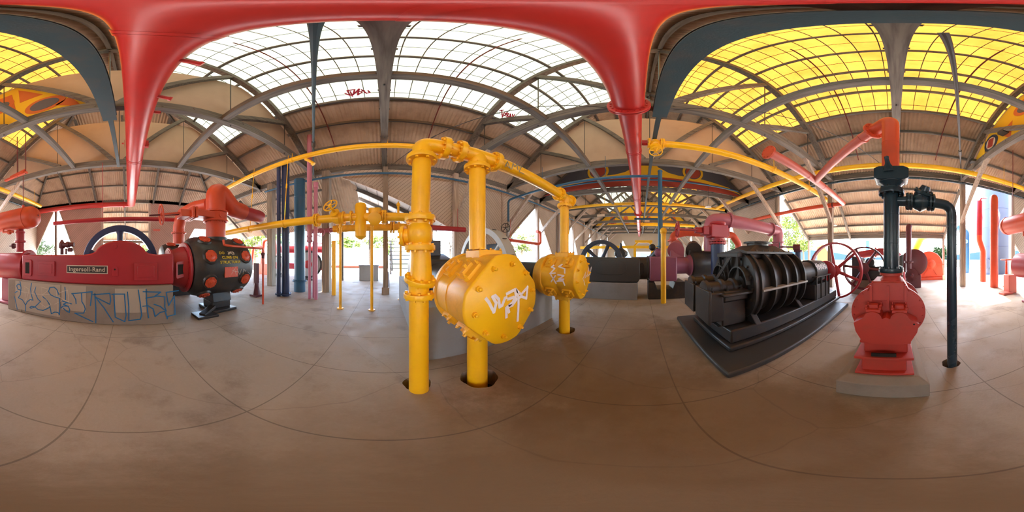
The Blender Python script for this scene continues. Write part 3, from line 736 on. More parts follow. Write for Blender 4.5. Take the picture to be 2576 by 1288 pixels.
# ================================================================== the two yellow compressor cylinders
def tank_sec(R, F, n=64):
    out = []
    for i in range(n):
        a = 2*pi*i/n; r = R
        for k in range(4):
            c = cos(a-(pi/4+k*pi/2))
            if c > .3: r = min(r, F/c)
        out.append((r*cos(a), r*sin(a)))
    return out
def compressor(x, label, zc, R, y0, tagpaint):
    t = thing('air_compressor', label, 'compressor', (x, y0+.5, .95), 'twin compressors with yellow cylinders')
    def P2(u, v, y): return Vector((x+u, y, zc+v))
    m = MB(); secs = []
    F = R*.9
    for y, k, f in ((y0+.03, 1, F), (y0+.36, 1, F), (y0+.37, .985, F*.985), (y0+.4, .985, F*.985), (y0+.41, 1, F), (y0+.72, 1, F), (y0+.73, 1.04, R*1.04), (y0+.77, 1.04, R*1.04), (y0+.78, .99, R), (y0+.9, .96, R), (y0+.98, .86, R)):
        o = len(m.v); m.v += [P2(u*1, v*1, y) for u, v in tank_sec(R*k, f)]; secs.append(o)
    n = 64
    for a, b in zip(secs, secs[1:]):
        for i in range(n): m.f.append((a+i, a+(i+1) % n, b+(i+1) % n, b+i))
    m.f.append(tuple(secs[0]+i for i in range(n))); m.f.append(tuple(secs[-1]+i for i in range(n)))
    br = m.part('barrel', M_YELD, t)
    e = MB(); sec = tank_sec(R*1.0, F*1.0); s2 = tank_sec(R*.965, F*.965)
    for y, s in ((y0+.035, sec), (y0+.015, sec), (y0, s2)): e.v += [P2(u, v, y) for u, v in s]
    for k in range(2):
        for i in range(n): e.f.append((k*n+i, k*n+(i+1) % n, (k+1)*n+(i+1) % n, (k+1)*n+i))
    e.f.append(tuple(2*n+i for i in range(n)))
    ec = e.part('end_cover', M_YEL, t, ang=50)
    for i in range(10):
        a = 2*pi*i/10+.16; c = P2(R*.8*cos(a), R*.8*sin(a), y0)
        MB().lathe(c, (0, -1, 0), [(0, .03), (.024, .028)], 6, sq=a).lathe(c, (0, -1, 0), [(.02, .017), (.05, .016), (.056, .008)], 12).part('nut', M_YEL, ec)
    for k in range(4):
        a = pi/4+k*pi/2; nn = Vector((cos(a), 0, sin(a))); tt = Vector((-sin(a), 0, cos(a))); yy = Vector((0, 1, 0))
        for yc in (y0+.2, y0+.58):
            c = P2(F*cos(a), F*sin(a), yc); hw, hl = .12, .105
            poly = [(-hw, -hl+.03), (-hw+.03, -hl), (hw-.03, -hl), (hw, -hl+.03), (hw, hl-.03), (hw-.03, hl), (-hw+.03, hl), (-hw, hl-.03)]
            v = MB().prism(poly, c, tt, yy, nn*.035)
            for i, j in ((-1, -1), (1, -1), (1, 1), (-1, 1)):
                q_ = c+tt*(i*.088)+yy*(j*.075)+nn*.035; v.lathe(q_, nn, [(0, .017), (.022, .017)], 6).lathe(q_, nn, [(.02, .011), (.04, .01)], 8)
            v.beam(c+tt*.07+nn*.05, c-tt*.07+nn*.05, .045, .035).lathe(c+nn*.05, nn, [(0, .022), (.05, .02)], 8)
            v.part('valve_cover', M_YELD, t)
    for zz, s in ((zc+F*1.0, 1), (zc-F*1.0, -1)):
        yk = YM
        b = MB().box(x-.16, x+.16, yk-.15, yk+.15, min(zz, zz+s*(R-F+.045)), max(zz, zz+s*(R-F+.045)))
        zt = zz+s*(R-F+.045)
        for i in range(-1, 2):
            for j in range(-1, 2):
                if i or j: b.lathe((x+i*.14, yk+j*.134, zt), (0, 0, s), [(0, .016), (.022, .015)], 6)
        b.part('pipe_collar', M_YELD, t, bev=.008)
    for s, pn, nn, wd in tagpaint:
        g = MB()
        for pts in s: g.stroke([PN(a, b, pn, nn) for a, b in pts], nn, wd, .003)
        g.part('sprayed_tag', M_WHITE, ec if abs(nn[1]) > .5 else br, label='white sprayed tag')
    # crosshead frame on the plinth
    f = MB().lathe((x, y0+.9, zc), (0, 1, 0), [(0, .28), (.2, .28), (.22, .27), (.3, .285), (.95, .285), (1.12, .29)], 36).part('crosshead_guide', M_DGREY, t)
    fr = MB().prism([(2.0+y0, .953), (4.2+y0, .953), (4.2+y0, 1.5), (3.7+y0, 1.75), (2.5+y0, 1.75), (2.0+y0, 1.62)], (x-.32, 0, 0), (0, 1, 0), (0, 0, 1), (.64, 0, 0)).part('crank_frame', M_BLK, t, bev=.03)
    MB().box(x-.2, x+.16, y0+2.3, y0+2.9, 1.7, 2.05).box(x-.06, x+.04, y0+2.5, y0+2.6, 2.0, 2.35).part('oil_box', M_SLATE, t, bev=.015)
    MB().box(x-.3, x+.3, y0+1.08, y0+1.5, .953, 1.0).box(x-.24, x+.24, y0+1.14, y0+1.44, 1.0, zc-.2).part('guide_foot', M_BLK, t, bev=.01)
    return t
def cr(pts, x0, y0, s): return [(x0+a*s, y0+b*s) for a, b in pts]
F1 = [[(285, 695), (320, 740), (375, 850), (402, 745), (360, 675), (390, 660), (430, 700), (440, 790), (470, 770), (500, 690), (520, 680)], [(525, 640), (620, 590), (630, 660), (590, 740), (530, 790), (550, 850)],
      [(540, 700), (600, 680), (640, 700), (590, 770), (540, 790)], [(630, 590), (660, 680), (660, 760), (650, 950)], [(640, 600), (690, 650), (765, 560), (750, 690), (690, 670), (660, 690)], [(520, 800), (520, 910)]]
F2 = [[(1075, 310), (1045, 330), (1085, 345), (1030, 405), (1090, 400)], [(1170, 300), (1130, 325), (1200, 350), (1200, 400)], [(1040, 420), (1100, 520)], [(1092, 430), (1042, 500)], [(1120, 420), (1190, 430), (1130, 470), (1190, 470), (1110, 495), (1180, 490), (1200, 540)]]
F3 = [[(1405, 470), (1440, 390), (1430, 460), (1460, 420), (1470, 340), (1490, 420), (1505, 330)], [(1415, 480), (1432, 540)], [(1462, 440), (1495, 400), (1500, 340)]]
compressor(1.09, 'yellow compressor cylinder, bolted end cover sprayed with a white tag, beside the thick yellow riser', 1.245, .475, 1.16,
           [([cr(s, 1160, 600, .2174) for s in F1], (1.09, 1.16, 1.2), (0, -1, 0), .032)])
compressor(3.12, 'yellow compressor cylinder with white letters on its flank, second along the manifold', 1.27, .455, 1.145,
           [([cr(s, 1160, 600, .2174) for s in F2], (2.66, 1.6, 1.2), (-1, 0, 0), .026), ([cr(s, 1160, 600, .2174) for s in F3], (3.1, 1.145, 1.2), (0, -1, 0), .02)])
MB().box(.54, 1.75, 2.2, 6.0, 0, .95).box(2.79, 3.66, 2.2, 6.0, 0, .95).box(1.74, 2.8, 2.2, 2.42, 0, .95).box(1.74, 2.8, 5.6, 6.0, 0, .95).solo(
    'compressor_plinth', M_GCONC, 'pale grey painted concrete plinth behind the two yellow cylinders', 'plinth')
fw = thing('flywheel', 'pale grey belt flywheel with a wide flat rim behind the yellow cylinders', 'flywheel', (2.59, 3.72, 0))
cW = Vector((2.59, 3.72, 1.27))
rim = MB().ring(cW, (1, 0, 0), 1.06, 1.2, .3, 64).part('rim', M_WHEEL, fw)
for i in range(16):
    a = 2*pi*i/16; e = Vector((0, cos(a), sin(a)))
    MB().beam(cW+e*1.195+Vector((-.06, 0, 0)), cW+e*1.195+Vector((.06, 0, 0)), .07, .016).part('barring_slot_shade', M_BLK, rim)  # black strips on the rim paint the shade of its holes
sp = MB()
for i in range(6):
    a = 2*pi*i/6+.3; e = Vector((0, cos(a), sin(a))); MB().tube([cW+e*.15, cW+e*.6, cW+e*1.08], [.11, .08, .09], 12).part('spoke', M_WHEEL, fw)
MB().lathe(cW-Vector((.3, 0, 0)), (1, 0, 0), [(0, .16), (.08, .2), (.44, .2), (.48, .16)], 24).part('hub', M_WHEEL, fw)
MB().cyl((1.43, 3.72, 1.27), (2.78, 3.72, 1.27), .08, n=16).part('crankshaft', M_STEEL, fw)

# ================================================================== the crimson compressor with the name plate
XF = -3.85
pl = thing('machine_plinth', 'long concrete plinth sprayed with blue letters under the crimson compressor', 'plinth', (-4.3, -1.1, 0))
MB().box(-4.95, -3.75, -2.88, 1.06, 0, .997).box(-3.93, -3.75, -3.42, -2.88, 0, .997).part('block', M_CONC, pl, bev=.02)
M_PATCH = paint('plaster patch', (176, 156, 134), .85, .3, 1.6, (150, 134, 116), .15)
sc_ = 440/2576
for a, b in (((110, 92), (770, 630)), ((790, 150), (1150, 555)), ((1575, 210), (2040, 560))):
    p, q = PX(20+a[0]*sc_, 690+a[1]*sc_, -3.75), PX(20+b[0]*sc_, 690+b[1]*sc_, -3.75)
    MB().box(-3.752, -3.746, p.y, q.y, max(.02, q.z), min(.97, p.z)).part('plaster_patch', M_PATCH, pl, label='lighter plaster patch')
BL = [[(180, 105), (195, 200), (185, 300), (155, 345), (215, 375), (260, 450), (262, 540)], [(130, 170), (150, 145), (175, 148), (192, 180)], [(130, 170), (150, 220), (195, 235)], [(105, 270), (140, 250)], [(100, 330), (120, 420), (140, 515)],
      [(262, 450), (290, 400), (330, 370), (372, 380), (345, 300), (335, 220), (350, 130)], [(410, 180), (395, 260), (440, 360), (480, 400), (400, 480), (340, 500), (325, 485), (350, 470), (400, 480), (450, 520), (520, 530), (590, 500), (625, 478)],
      [(515, 330), (570, 370), (610, 440), (630, 520), (640, 580), (690, 555), (740, 560), (760, 595), (768, 450), (760, 350), (690, 330), (630, 300), (600, 250), (620, 195), (680, 188), (720, 220), (755, 300)],
      [(840, 190), (850, 290), (850, 370)], [(800, 390), (870, 415), (815, 440), (890, 470), (912, 520), (905, 560), (870, 545), (820, 500)], [(785, 495), (815, 465), (880, 470)], [(880, 420), (940, 435)],
      [(940, 285), (1100, 270), (1240, 255), (1215, 460)], [(955, 290), (1000, 370), (1005, 430)], [(1085, 280), (1090, 400), (1125, 460), (1140, 510), (1118, 570), (985, 570), (1110, 630), (1250, 695)],
      [(1250, 300), (1500, 280), (1512, 380), (1500, 440), (1290, 335)], [(1280, 285), (1295, 500), (1295, 715)], [(1290, 335), (1420, 500), (1550, 700)],
      [(1530, 295), (1560, 290), (1580, 630), (1720, 695), (1740, 600), (1715, 290), (1560, 290)], [(1760, 260), (1780, 480), (1780, 680), (1950, 660), (1970, 600), (1945, 400), (1920, 230)],
      [(2035, 220), (2040, 400), (2070, 640)], [(1990, 255), (2250, 262), (2150, 330), (2030, 350), (2200, 320), (2310, 330), (2310, 480), (2330, 540)], [(1985, 470), (2060, 460), (2140, 510), (2168, 620), (2240, 560), (2330, 540), (2240, 470), (2150, 440)],
      [(2510, 240), (2330, 265), (2365, 460), (2450, 315), (2460, 590), (2350, 620), (2345, 655), (2320, 560)]]
WH = [[(130, 240), (400, 290), (600, 295), (780, 345), (900, 410)], [(245, 180), (320, 220), (265, 400), (250, 200)], [(300, 220), (335, 400), (330, 310), (410, 180)], [(500, 190), (505, 480)], [(480, 185), (610, 220), (510, 300), (640, 440), (560, 485), (470, 420)], [(715, 210), (740, 620)], [(720, 230), (760, 270), (880, 230), (905, 450)], [(690, 440), (800, 380), (900, 400)]]
for L_, nm, mt, wd, lb in ((BL, 'blue_letters', M_BLUEG, .026, 'blue sprayed letters'), (WH, 'white_scribble', M_CREAM, .011, 'thin white scribble')):
    g = MB()
    for s in L_: g.stroke([PX(20+a*sc_, 690+b*sc_, -3.75) for a, b in s], (1, 0, 0), wd, .006)
    g.part(nm, mt, pl, label=lb)

ir = thing('compressor', 'crimson compressor with a lettered name plate and black cylinder, on the blue lettered plinth', 'compressor', (-4.4, -.6, 1.0))
prof = [(-2.95, 1.0), (1.1, 1.0), (1.1, 1.76), (.72, 1.73), (.5, 1.76)]+[(-.19+.62*cos(a), 1.73+.34*sin(a)) for a in (pi*k/14 for k in range(1, 14))]+[(-.9, 1.76), (-1.1, 1.73), (-2.2, 1.73), (-2.95, 1.74)]
MB().prism(prof, (XF-1.05, 0, 0), (0, 1, 0), (0, 0, 1), (1.05, 0, 0)).part('frame', M_CRIM, ir, bev=.035)
def frame_door(y0, y1, z0, z1, nm='access_door'):
    d = MB().box(XF-.01, XF+.045, y0, y1, z0, z1)
    for k in range(4):
        for yy, zz in ((y0+(k+.5)*(y1-y0)/4, z0+.03), (y0+(k+.5)*(y1-y0)/4, z1-.03), (y0+.03, z0+(k+.5)*(z1-z0)/4), (y1-.03, z0+(k+.5)*(z1-z0)/4)): d.lathe((XF+.03, yy, zz), (1, 0, 0), [(0, .013), (.012, .01)], 8)
    o = d.part(nm, M_CRIM, ir, bev=.012)
    MB().box(XF+.04, XF+.06, y0+.07, y1-.07, z0+.07, z1-.07).part('door_panel', M_CRIM, o, bev=.008)
frame_door(-2.4, -1.86, 1.17, 1.56); frame_door(.14, .68, 1.12, 1.54)
vt = MB().prism([(-.14, -.2), (-.1, -.24), (.1, -.24), (.14, -.2), (.14, .2), (.1, .24), (-.1, .24), (-.14, .2)], (XF-.01, -2.72, 1.36), (0, 1, 0), (0, 0, 1), (.05, 0, 0)).part('vent_frame', M_CRIM, ir, bev=.01)
MB().box(XF+.036, XF+.046, -2.79, -2.65, 1.2, 1.52).part('vent_opening_shade', M_SOIL_SHADE, vt, bev=.004, label='dark slab painted as the shade of a slot')  # solid slab, its dark colour paints the shade inside the vent
npl = MB().box(XF-.01, XF+.012, -1.53, -.49, 1.27, 1.47).part('name_plate', M_CREAM, ir, label='brown nameplate with cream lettering')
MB().box(XF+.01, XF+.018, -1.51, -.51, 1.29, 1.45).part('plate_field', M_PLATE, npl)
text(npl, 'Ingersoll-Rand', .145, (XF+.02, -1.01, 1.37), (0, 1, 0), (0, 0, 1), M_CREAM, 'plate_lettering', .003, .002, spacing=1.08)
MB().prism([(-.07, -.14), (.07, -.14)]+[(.07*cos(a), .02+.07*sin(a)) for a in (pi*k/8 for k in range(9))], (XF-.01, -.32, 1.36), (0, 1, 0), (0, 0, 1), (.03, 0, 0)).part('shaft_boss', M_CRIM, ir, bev=.006)
MB().cyl((XF+.015, -.32, 1.38), (XF+.022, -.32, 1.38), .022, n=14).part('shaft_hole_shade', M_SOIL_SHADE, ir)  # dark disc paints the shade of a hole in the boss
MB().cyl((XF-.02, -.32, 1.93), (XF+.012, -.32, 1.93), .06, n=20).part('round_relief', M_CRIM, ir, bev=.005)
XC, ZC, RC = -4.48, 1.39, .88
gd = MB().lathe((XC, 1.08, 1.37), (0, 1, 0), [(0, .5), (.05, .52), (.07, .48), (.4, .6), (.44, .6)], 40).part('crosshead_guide', M_CRIM, ir)
fl_ = MB(); flange(fl_, (XC, 1.56, 1.37), (0, 1, 0), .72, .07, 24, .02, True); fl_.part('guide_flange', M_CRIM, ir)
fl_ = MB(); flange(fl_, (XC, 1.12, 1.37), (0, 1, 0), .56, .05, 24, .016, True); fl_.part('guide_flange', M_CRIM, ir)
wn_ = MB().prism([(-.16, -.2), (-.12, -.24), (.12, -.19), (.16, -.15), (.16, .19), (.12, .22), (-.12, .2), (-.16, .16)], (XC+.535, 1.31, 1.36), (-.3, .95, 0), (0, 0, 1), (.03, .01, 0)).part('guide_window_frame', M_CRIM, gd, bev=.01)
MB().prism([(-.11, -.14), (.11, -.11), (.11, .13), (-.11, .13)], (XC+.563, 1.32, 1.36), (-.3, .95, 0), (0, 0, 1), (.006, .002, 0)).part('guide_opening_shade', M_SOIL_SHADE, wn_, label='dark plate painted as the shade inside an opening')  # solid plate, the shade of the opening is put into its colour
MB().lathe((XC, 1.6, ZC), (0, 1, 0), [(0, .6), (.03, .74), (.16, .84), (.3, RC), (1.72, RC), (1.86, .84), (1.98, .74), (2.0, .6)], 56).part('cylinder', M_BLK, ir, bev=.0)
MB().cyl((XC+.06, 2.62, 2.0), (XC+.06, 2.62, 2.272), .37, n=32).part('outlet_boss', M_BLK, ir)
octg = [(.165*cos(pi/8+pi*k/4), .165*sin(pi/8+pi*k/4)) for k in range(8)]
for yc in (2.02, 3.18):
    for deg in (58, 20, -24, -60):
        a = radians(deg); nn = Vector((cos(a), 0, sin(a))); tt = Vector((-sin(a), 0, cos(a))); c = Vector((XC, yc, ZC))+nn*(RC-.02)
        b = MB().lathe(c, nn, [(-.06, .23), (.03, .21), (.05, .2)], 24).part('valve_boss', M_BLK, ir)
        v = MB().prism(octg, c+nn*.045, (0, 1, 0), tt, nn*.03); v.lathe(c+nn*.07, nn, [(0, .11), (.012, .09), (.014, .02), (.05, .016)], 16); v.bolts(c+nn*.075, nn, .14, 8, .013, .018)
        v.part('valve_cover', M_ORA, b, label='orange octagonal valve cover')
tg = MB().box(XC+RC-.02, XC+RC+.014, 2.42, 2.86, 1.12, 1.4)
for i in range(5):
    for zz in (1.14, 1.38): tg.lathe((XC+RC+.014, 2.45+i*.095, zz), (1, 0, 0), [(0, .01), (.01, .008)], 8)
tg = tg.part('data_plate', M_ORA, ir, bev=.006, label='orange rectangular plate with a scratched tag')
g = MB()
for s in ([(582, 690), (590, 676), (594, 692)], [(597, 678), (603, 691), (607, 677)], [(611, 690), (613, 677), (618, 683)], [(584, 681), (600, 684)]): g.stroke([PX(a, b, XC+RC+.014) for a, b in s], (1, 0, 0), .008, .002)
g.part('scratched_tag', M_CREAM, tg)
for s_, z_, sz in (('DO', 1.78, .105), ('CLIMB ON', 1.66, .105), ('STRUCTURES', 1.53, .105)):
    dz = z_-ZC; x_ = XC+math.sqrt(RC*RC-dz*dz); up = Vector((-dz, 0, x_-XC)).normalized()
    text(ir, s_, sz, (x_+.006, 2.38 if s_ == 'DO' else 2.62, z_), (0, 1, 0), up, M_STEN, 'stencil_lettering', .002, .002, spacing=1.1)
g = MB(); dz = .39; x_ = XC+math.sqrt(RC*RC-dz*dz); up = Vector((-dz, 0, x_-XC)).normalized(); nr = Vector((x_-XC, 0, dz)).normalized(); c = Vector((x_+.004, 2.68, ZC+dz))
for k in range(3): g.stroke([c+Vector((0, .11*cos(t*.9+k), 0))+up*(.045*sin(t*1.3+k*2)) for t in range(9)], nr, .01, .003)
g.part('painted_scribble', M_CREAM, ir, label='scribble over a painted word')
MB().box(-4.9, -3.95, 2.25, 3.1, 0, .09).box(-4.75, -4.15, 2.35, 3.0, .09, .3).prism([(-.35, .3), (.35, .3), (.28, .62), (-.28, .62)], (-4.45, 2.35, 0), (1, 0, 0), (0, 0, 1), (0, .65, 0)).part('cylinder_stand', M_BLK, ir, bev=.02)
MB().box(-4.2, -3.7, 1.7, 2.3, 0, .07).beam((-3.9, 1.9, .05), (-4.2, 2.4, .16), .2, .1).part('stand_skid', M_BLK, ir, bev=.01)
MB().lathe((-4.4, -4.75, 1.34), (0, 1, 0), [(0, .3), (.05, .42), (.1, .47), (1.62, .47), (1.64, .56), (1.72, .56), (1.73, .46), (1.82, .46)], 44).bolts((-4.4, -3.03, 1.34), (0, 1, 0), .52, 20, .016, .02).part('small_cylinder', M_CRIM, ir, label='pinkish crimson cylinder')
MB().box(-4.75, -4.05, -4.2, -3.6, 0, .1).box(-4.65, -4.15, -4.1, -3.7, .1, .92).part('cylinder_pedestal', M_MAUVE, ir, bev=.03)
MB().box(-5.85, -4.97, -2.9, 1.05, 1.0, 1.62).part('rear_frame', M_CRIM, ir, bev=.04)
gv = thing('lubricator', 'small dull crimson lubricator with a sideways barrel on top of the crimson frame', 'lubricator', (-4.05, -1.72, 1.74))
MB().cyl((-4.05, -1.75, 1.737), (-4.05, -1.75, 1.95), .05, n=16).lathe((-4.05, -1.75, 1.9), (0, 0, 1), [(0, .07), (.03, .09), (.14, .09), (.18, .06), (.24, .03)], 20).part('body', M_MAR, gv)
MB().lathe((-4.03, -1.72, 2.0), (.1, 1, 0), [(0, .06), (.12, .065), (.13, .085), (.2, .085), (.2, .06), (.34, .055)], 20).part('barrel', M_MAR, gv)
MB().cyl((-3.98, -1.6, 1.74), (-3.98, -1.6, 1.9), .028, n=12).lathe((-3.98, -1.55, 1.86), (0, 1, 0), [(0, .05), (.1, .06), (.14, .03)], 14).part('oil_cup', M_MAR, gv)
# flywheel behind the frame
fw = thing('flywheel', 'large dark navy flywheel standing behind the crimson frame', 'flywheel', (-5.6, -.25, 0))
cW = Vector((-6.2, -.32, 1.43))
MB().ring(cW, (1, 0, 0), 1.2, 1.44, .26, 72).part('rim', M_NAVY, fw, bev=.02)
for i in range(5):
    a = pi/2+2*pi*i/5; e = Vector((0, cos(a), sin(a))); MB().tube([cW+e*.15, cW+e*.6, cW+e*1.1, cW+e*1.22], [.16, .11, .12, .17], 14).part('spoke', M_NAVY, fw)
MB().lathe(cW-Vector((.2, 0, 0)), (1, 0, 0), [(0, .2), (.06, .27), (.34, .27), (.4, .2)], 28).part('hub', M_NAVY, fw)
MB().cyl(cW-Vector((.55, 0, 0)), cW+Vector((.3, 0, 0)), .1, n=16).part('crankshaft', M_STEEL, fw)
MB().box(-7.6, -6.45, -2.0, 1.2, 0, 1.0).solo('rear_plinth', M_CONC, 'concrete plinth behind the dark navy flywheel', 'plinth', bev=.02)
MB().prism([(-1.6, 1.0), (1.1, 1.0), (1.1, 1.6), (.5, 1.7), (-1.2, 1.7), (-1.6, 1.6)], (-7.3, 0, 0), (0, 1, 0), (0, 0, 1), (.5, 0, 0)).solo('rear_bearing_frame', M_CRIM, 'crimson bearing frame behind the dark navy flywheel', 'machine frame', bev=.03)

# ================================================================== black blower
bw = thing('blower', 'big black ribbed rotary blower with a square hood, on a black stepped bed', 'blower', (2.85, -2.8, 0))
bx = MB().box(1.55, 4.05, -5.15, -.92, 0, .1)
bx.part('base_slab', M_DGREY, bw, bev=.03)
MB().prism([(2.02, -1.24), (3.68, -1.24), (3.68, -5.6), (2.02, -5.6)], (0, 0, .1), (1, 0, 0), (0, 1, 0), (0, 0, .1)).part('bed_skirt', M_BLK, bw, bev=.03)
MB().prism([(2.12, -1.32), (3.6, -1.32), (3.6, -5.5), (2.12, -5.5)], (0, 0, .2), (1, 0, 0), (0, 1, 0), (0, 0, .26)).part('bed', M_BLK, bw, bev=.03)
CXB, CZB = 2.86, 1.12
def rsec(hw, hh, n=56, p=2.35):
    return [(hw*abs(cos(a))**(2/p)*(1 if cos(a) >= 0 else -1), hh*abs(sin(a))**(2/p)*(1 if sin(a) >= 0 else -1)) for a in (2*pi*k/n for k in range(n))]
def slab(m, sec, y0, y1): return m.prism([(CXB+u, CZB+v) for u, v in sec], (0, y0, 0), (1, 0, 0), (0, 0, 1), (0, y1-y0, 0))
cas = slab(MB(), rsec(.72, .62), -1.86, -3.3).part('casing', M_BLK, bw, ang=30)
for y in (-1.9, -2.24, -2.58, -2.92, -3.26): slab(MB(), rsec(.84, .72), y+.022, y-.022).part('casing_rib', M_BLK, bw, ang=30)
slab(MB(), rsec(.78, .67), -3.26, -3.36).part('end_plate', M_BLK, bw, ang=30)
MB().box(CXB-.87, CXB+.87, -3.3, -1.88, CZB-.04, CZB+.0).part('split_flange', M_STEEL, bw, bev=.006, label='worn bright edge of the casing joint')
tp = MB().box(CXB-.5, CXB+.5, -3.2, -1.8, 1.74, 1.79)
for i in range(8):
    tp.lathe((CXB-.45, -3.1+i*.17, 1.79), (0, 0, 1), [(0, .018), (.03, .016)], 6).lathe((CXB+.45, -3.1+i*.17, 1.79), (0, 0, 1), [(0, .018), (.03, .016)], 6)
tp.part('top_flange', M_DGREY, bw, bev=.006)
MB().box(CXB-.42, CXB+.42, -3.05, -1.92, 1.5, 1.75).part('port_box', M_BLK, bw, bev=.02)
hd = MB(); o_ = [(CXB-.44, -3.1), (CXB+.44, -3.1), (CXB+.44, -1.9), (CXB-.44, -1.9)]; i_ = [(CXB-.26, -2.85), (CXB+.26, -2.85), (CXB+.26, -2.2), (CXB-.26, -2.2)]
hd.add([(*p, 1.79) for p in o_]+[(*p, 1.93) for p in i_], [(0, 1, 2, 3), (4, 5, 6, 7), (0, 1, 5, 4), (1, 2, 6, 5), (2, 3, 7, 6), (3, 0, 4, 7)]).part('hood', M_BLK, bw, bev=.01)
MB().cyl((CXB, -2.5, 1.9), (CXB, -2.5, 2.0), .25, n=32).lathe((CXB, -2.5, 1.985), (0, 0, 1), [(0, .33), (.035, .33), (.035, .24)], 36).part('inlet_neck', M_DGREY, bw)
for xx in (2.5, 3.22):
    gb = MB().box(xx-.27, xx+.27, -1.26, -1.0, .62, 1.12).box(xx-.27, xx+.27, -1.74, -1.262, .94, 1.12).box(xx-.2, xx+.2, -1.74, -1.262, .47, .938).part('gear_case', M_BLK, bw, bev=.025)
    lo = MB()
    lo.lathe((xx, -1.0, 1.13), (0, -1, 0), [(0, .14), (.02, .16), (.08, .16), (.1, .13), (.28, .13), (.3, .17), (.36, .17), (.38, .13), (.52, .13), (.54, .17), (.6, .17), (.62, .13), (.8, .13)], 28)
    bt = lo
    for yy in (-1.08, -1.36, -1.64):
        for dx in (-.2, .2): bt.lathe((xx+dx, yy, 1.12), (0, 0, 1), [(0, .03), (.03, .03)], 6).cyl((xx+dx, yy, 1.14), (xx+dx, yy, 1.2), .016, n=8)
    bt.part('bearing_cap', M_BLK, gb)
    MB().box(xx-.3, xx+.3, -1.03, -.98, .6, 1.16).part('case_end_plate', M_BLK, gb, bev=.012)
    MB().prism([(-1.2, .46), (-1.82, .46), (-1.82, .8), (-1.6, .62)], (xx-.16, 0, 0), (0, 1, 0), (0, 0, 1), (.32, 0, 0)).part('case_foot', M_BLK, bw, bev=.02)
    MB().cyl((xx, -1.72, 1.13), (xx, -1.82, 1.13), .2, n=28).part('seal_collar', M_BLK, bw)
MB().box(2.14, 3.58, -1.78, -1.2, 1.05, 1.1).part('side_shelf', M_BLK, bw, bev=.015)
for xx in (2.5, 2.86, 3.22): MB().beam((xx, -1.76, 1.12), (xx, -1.7, 1.76), .05, .06).part('web', M_BLK, bw)
MB().box(2.45, 3.27, -1.78, -1.66, 1.68, 1.76).part('head_shelf', M_BLK, bw, bev=.008)
MB().beam((3.0, -1.5, 1.2), (2.75, -1.72, 1.72), .05, .05).part('brace', M_BLK, bw)
for sx in (-1, 1):
    c = Vector((CXB+sx*.36, -1.74, 1.2))
    m = MB()
    for k in range(12):
        a0, a1 = pi*k/12, pi*(k+1)/12
        m.beam(c+Vector((.3*cos(a0), 0, .3*sin(a0))), c+Vector((.3*cos(a1), 0, .3*sin(a1))), .14, .025)
    m.part('arched_rib', M_DGREY, bw)
m = MB()
for k in range(18):
    a = 2*pi*k/18; m.lathe((CXB+.72*cos(a), -1.78, CZB+.6*sin(a)), (0, 1, 0), [(0, .028), (.035, .026)], 6)
slab(m, rsec(.8, .69), -1.78, -1.9).part('end_plate', M_BLK, bw, ang=30)
for yy in (-1.86, -3.2): MB().prism([(-.78, .46), (.78, .46), (.55, .72), (-.55, .72)], (CXB, yy-.06, 0), (1, 0, 0), (0, 0, 1), (0, .12, 0)).part('casing_foot', M_BLK, bw, bev=.015)
bb = MB().lathe((2.5, -3.34, 1.22), (0, -1, 0), [(0, .38), (.1, .38), (.11, .31), (.72, .31), (.73, .36), (.8, .36), (1.5, .34), (1.52, .2)], 40).part('bearing_barrel', M_BLK, bw)
MB().box(2.12, 2.88, -4.85, -3.9, .46, .9).part('barrel_pedestal', M_BLK, bw, bev=.02)
for yy in (-3.95, -4.25, -4.55, -4.8): MB().box(2.09, 2.13, yy-.02, yy+.02, .46, 1.12).part('pedestal_rib', M_BLK, bw)
MB().box(2.06, 2.92, -4.86, -3.9, 1.1, 1.13).part('barrel_flange', M_DGREY, bw, bev=.004)
g = MB(); a_ = radians(155); c = Vector((2.5, -4.4, 1.22)); nn = Vector((cos(a_), 0, sin(a_))); up = Vector((sin(a_), 0, -cos(a_)))
if up.z < 0: up = -up
pts = [c+nn*.355+up*(.11*math.sin(k*1.9)+.02)+Vector((0, .34-k*.028, 0)) for k in range(24)]
g.stroke(pts, nn, .016, .003)
pts = [c+nn*.355+up*(.08*math.cos(k*1.3)+.0)+Vector((0, .3-k*.03, 0)) for k in range(20)]
g.stroke(pts, nn, .013, .004)
g.part('sprayed_tag', M_WHITE, bb, label='white sprayed scribble')
# belt wheels behind the blower
def belt_wheel(c, R, label, mat, sp, tilt):
    t = thing('belt_wheel', label, 'wheel', (c[0], c[1], 0), 'red belt wheels behind the blower'); c = Vector(c)
    MB().ring(c, (0, 1, 0), R*.93, R, .2, 64).part('rim', mat, t, bev=.008)
    for i in range(sp):
        a = 2*pi*i/sp+tilt; e = Vector((cos(a), 0, sin(a))); MB().tube([c+e*.12, c+e*.5*R, c+e*R*.95], [.075, .055, .05], 12).part('spoke', mat, t)
    MB().lathe(c+Vector((0, .2, 0)), (0, -1, 0), [(0, .15), (.05, .24), (.12, .24), (.13, .18), (.4, .18)], 28).part('hub', mat, t)
    return t
belt_wheel((2.28, -5.75, 1.15), 1.07, 'tall red spoked belt wheel just behind the black blower', M_CRIM, 6, .35)
belt_wheel((1.35, -6.75, 1.18), .92, 'red belt wheel farther back, beside the dark engine frame', M_MAR, 6, .1)
MB().cyl((2.5, -4.875, 1.18), (2.42, -5.44, 1.17), .09, n=16).lathe((2.44, -5.22, 1.17), (.1, -1, 0), [(0, .12), (.04, .36), (.12, .36), (.13, .2)], 30).solo('coupling', M_CRIM, 'red round coupling between the black barrel and the tall belt wheel', 'coupling')

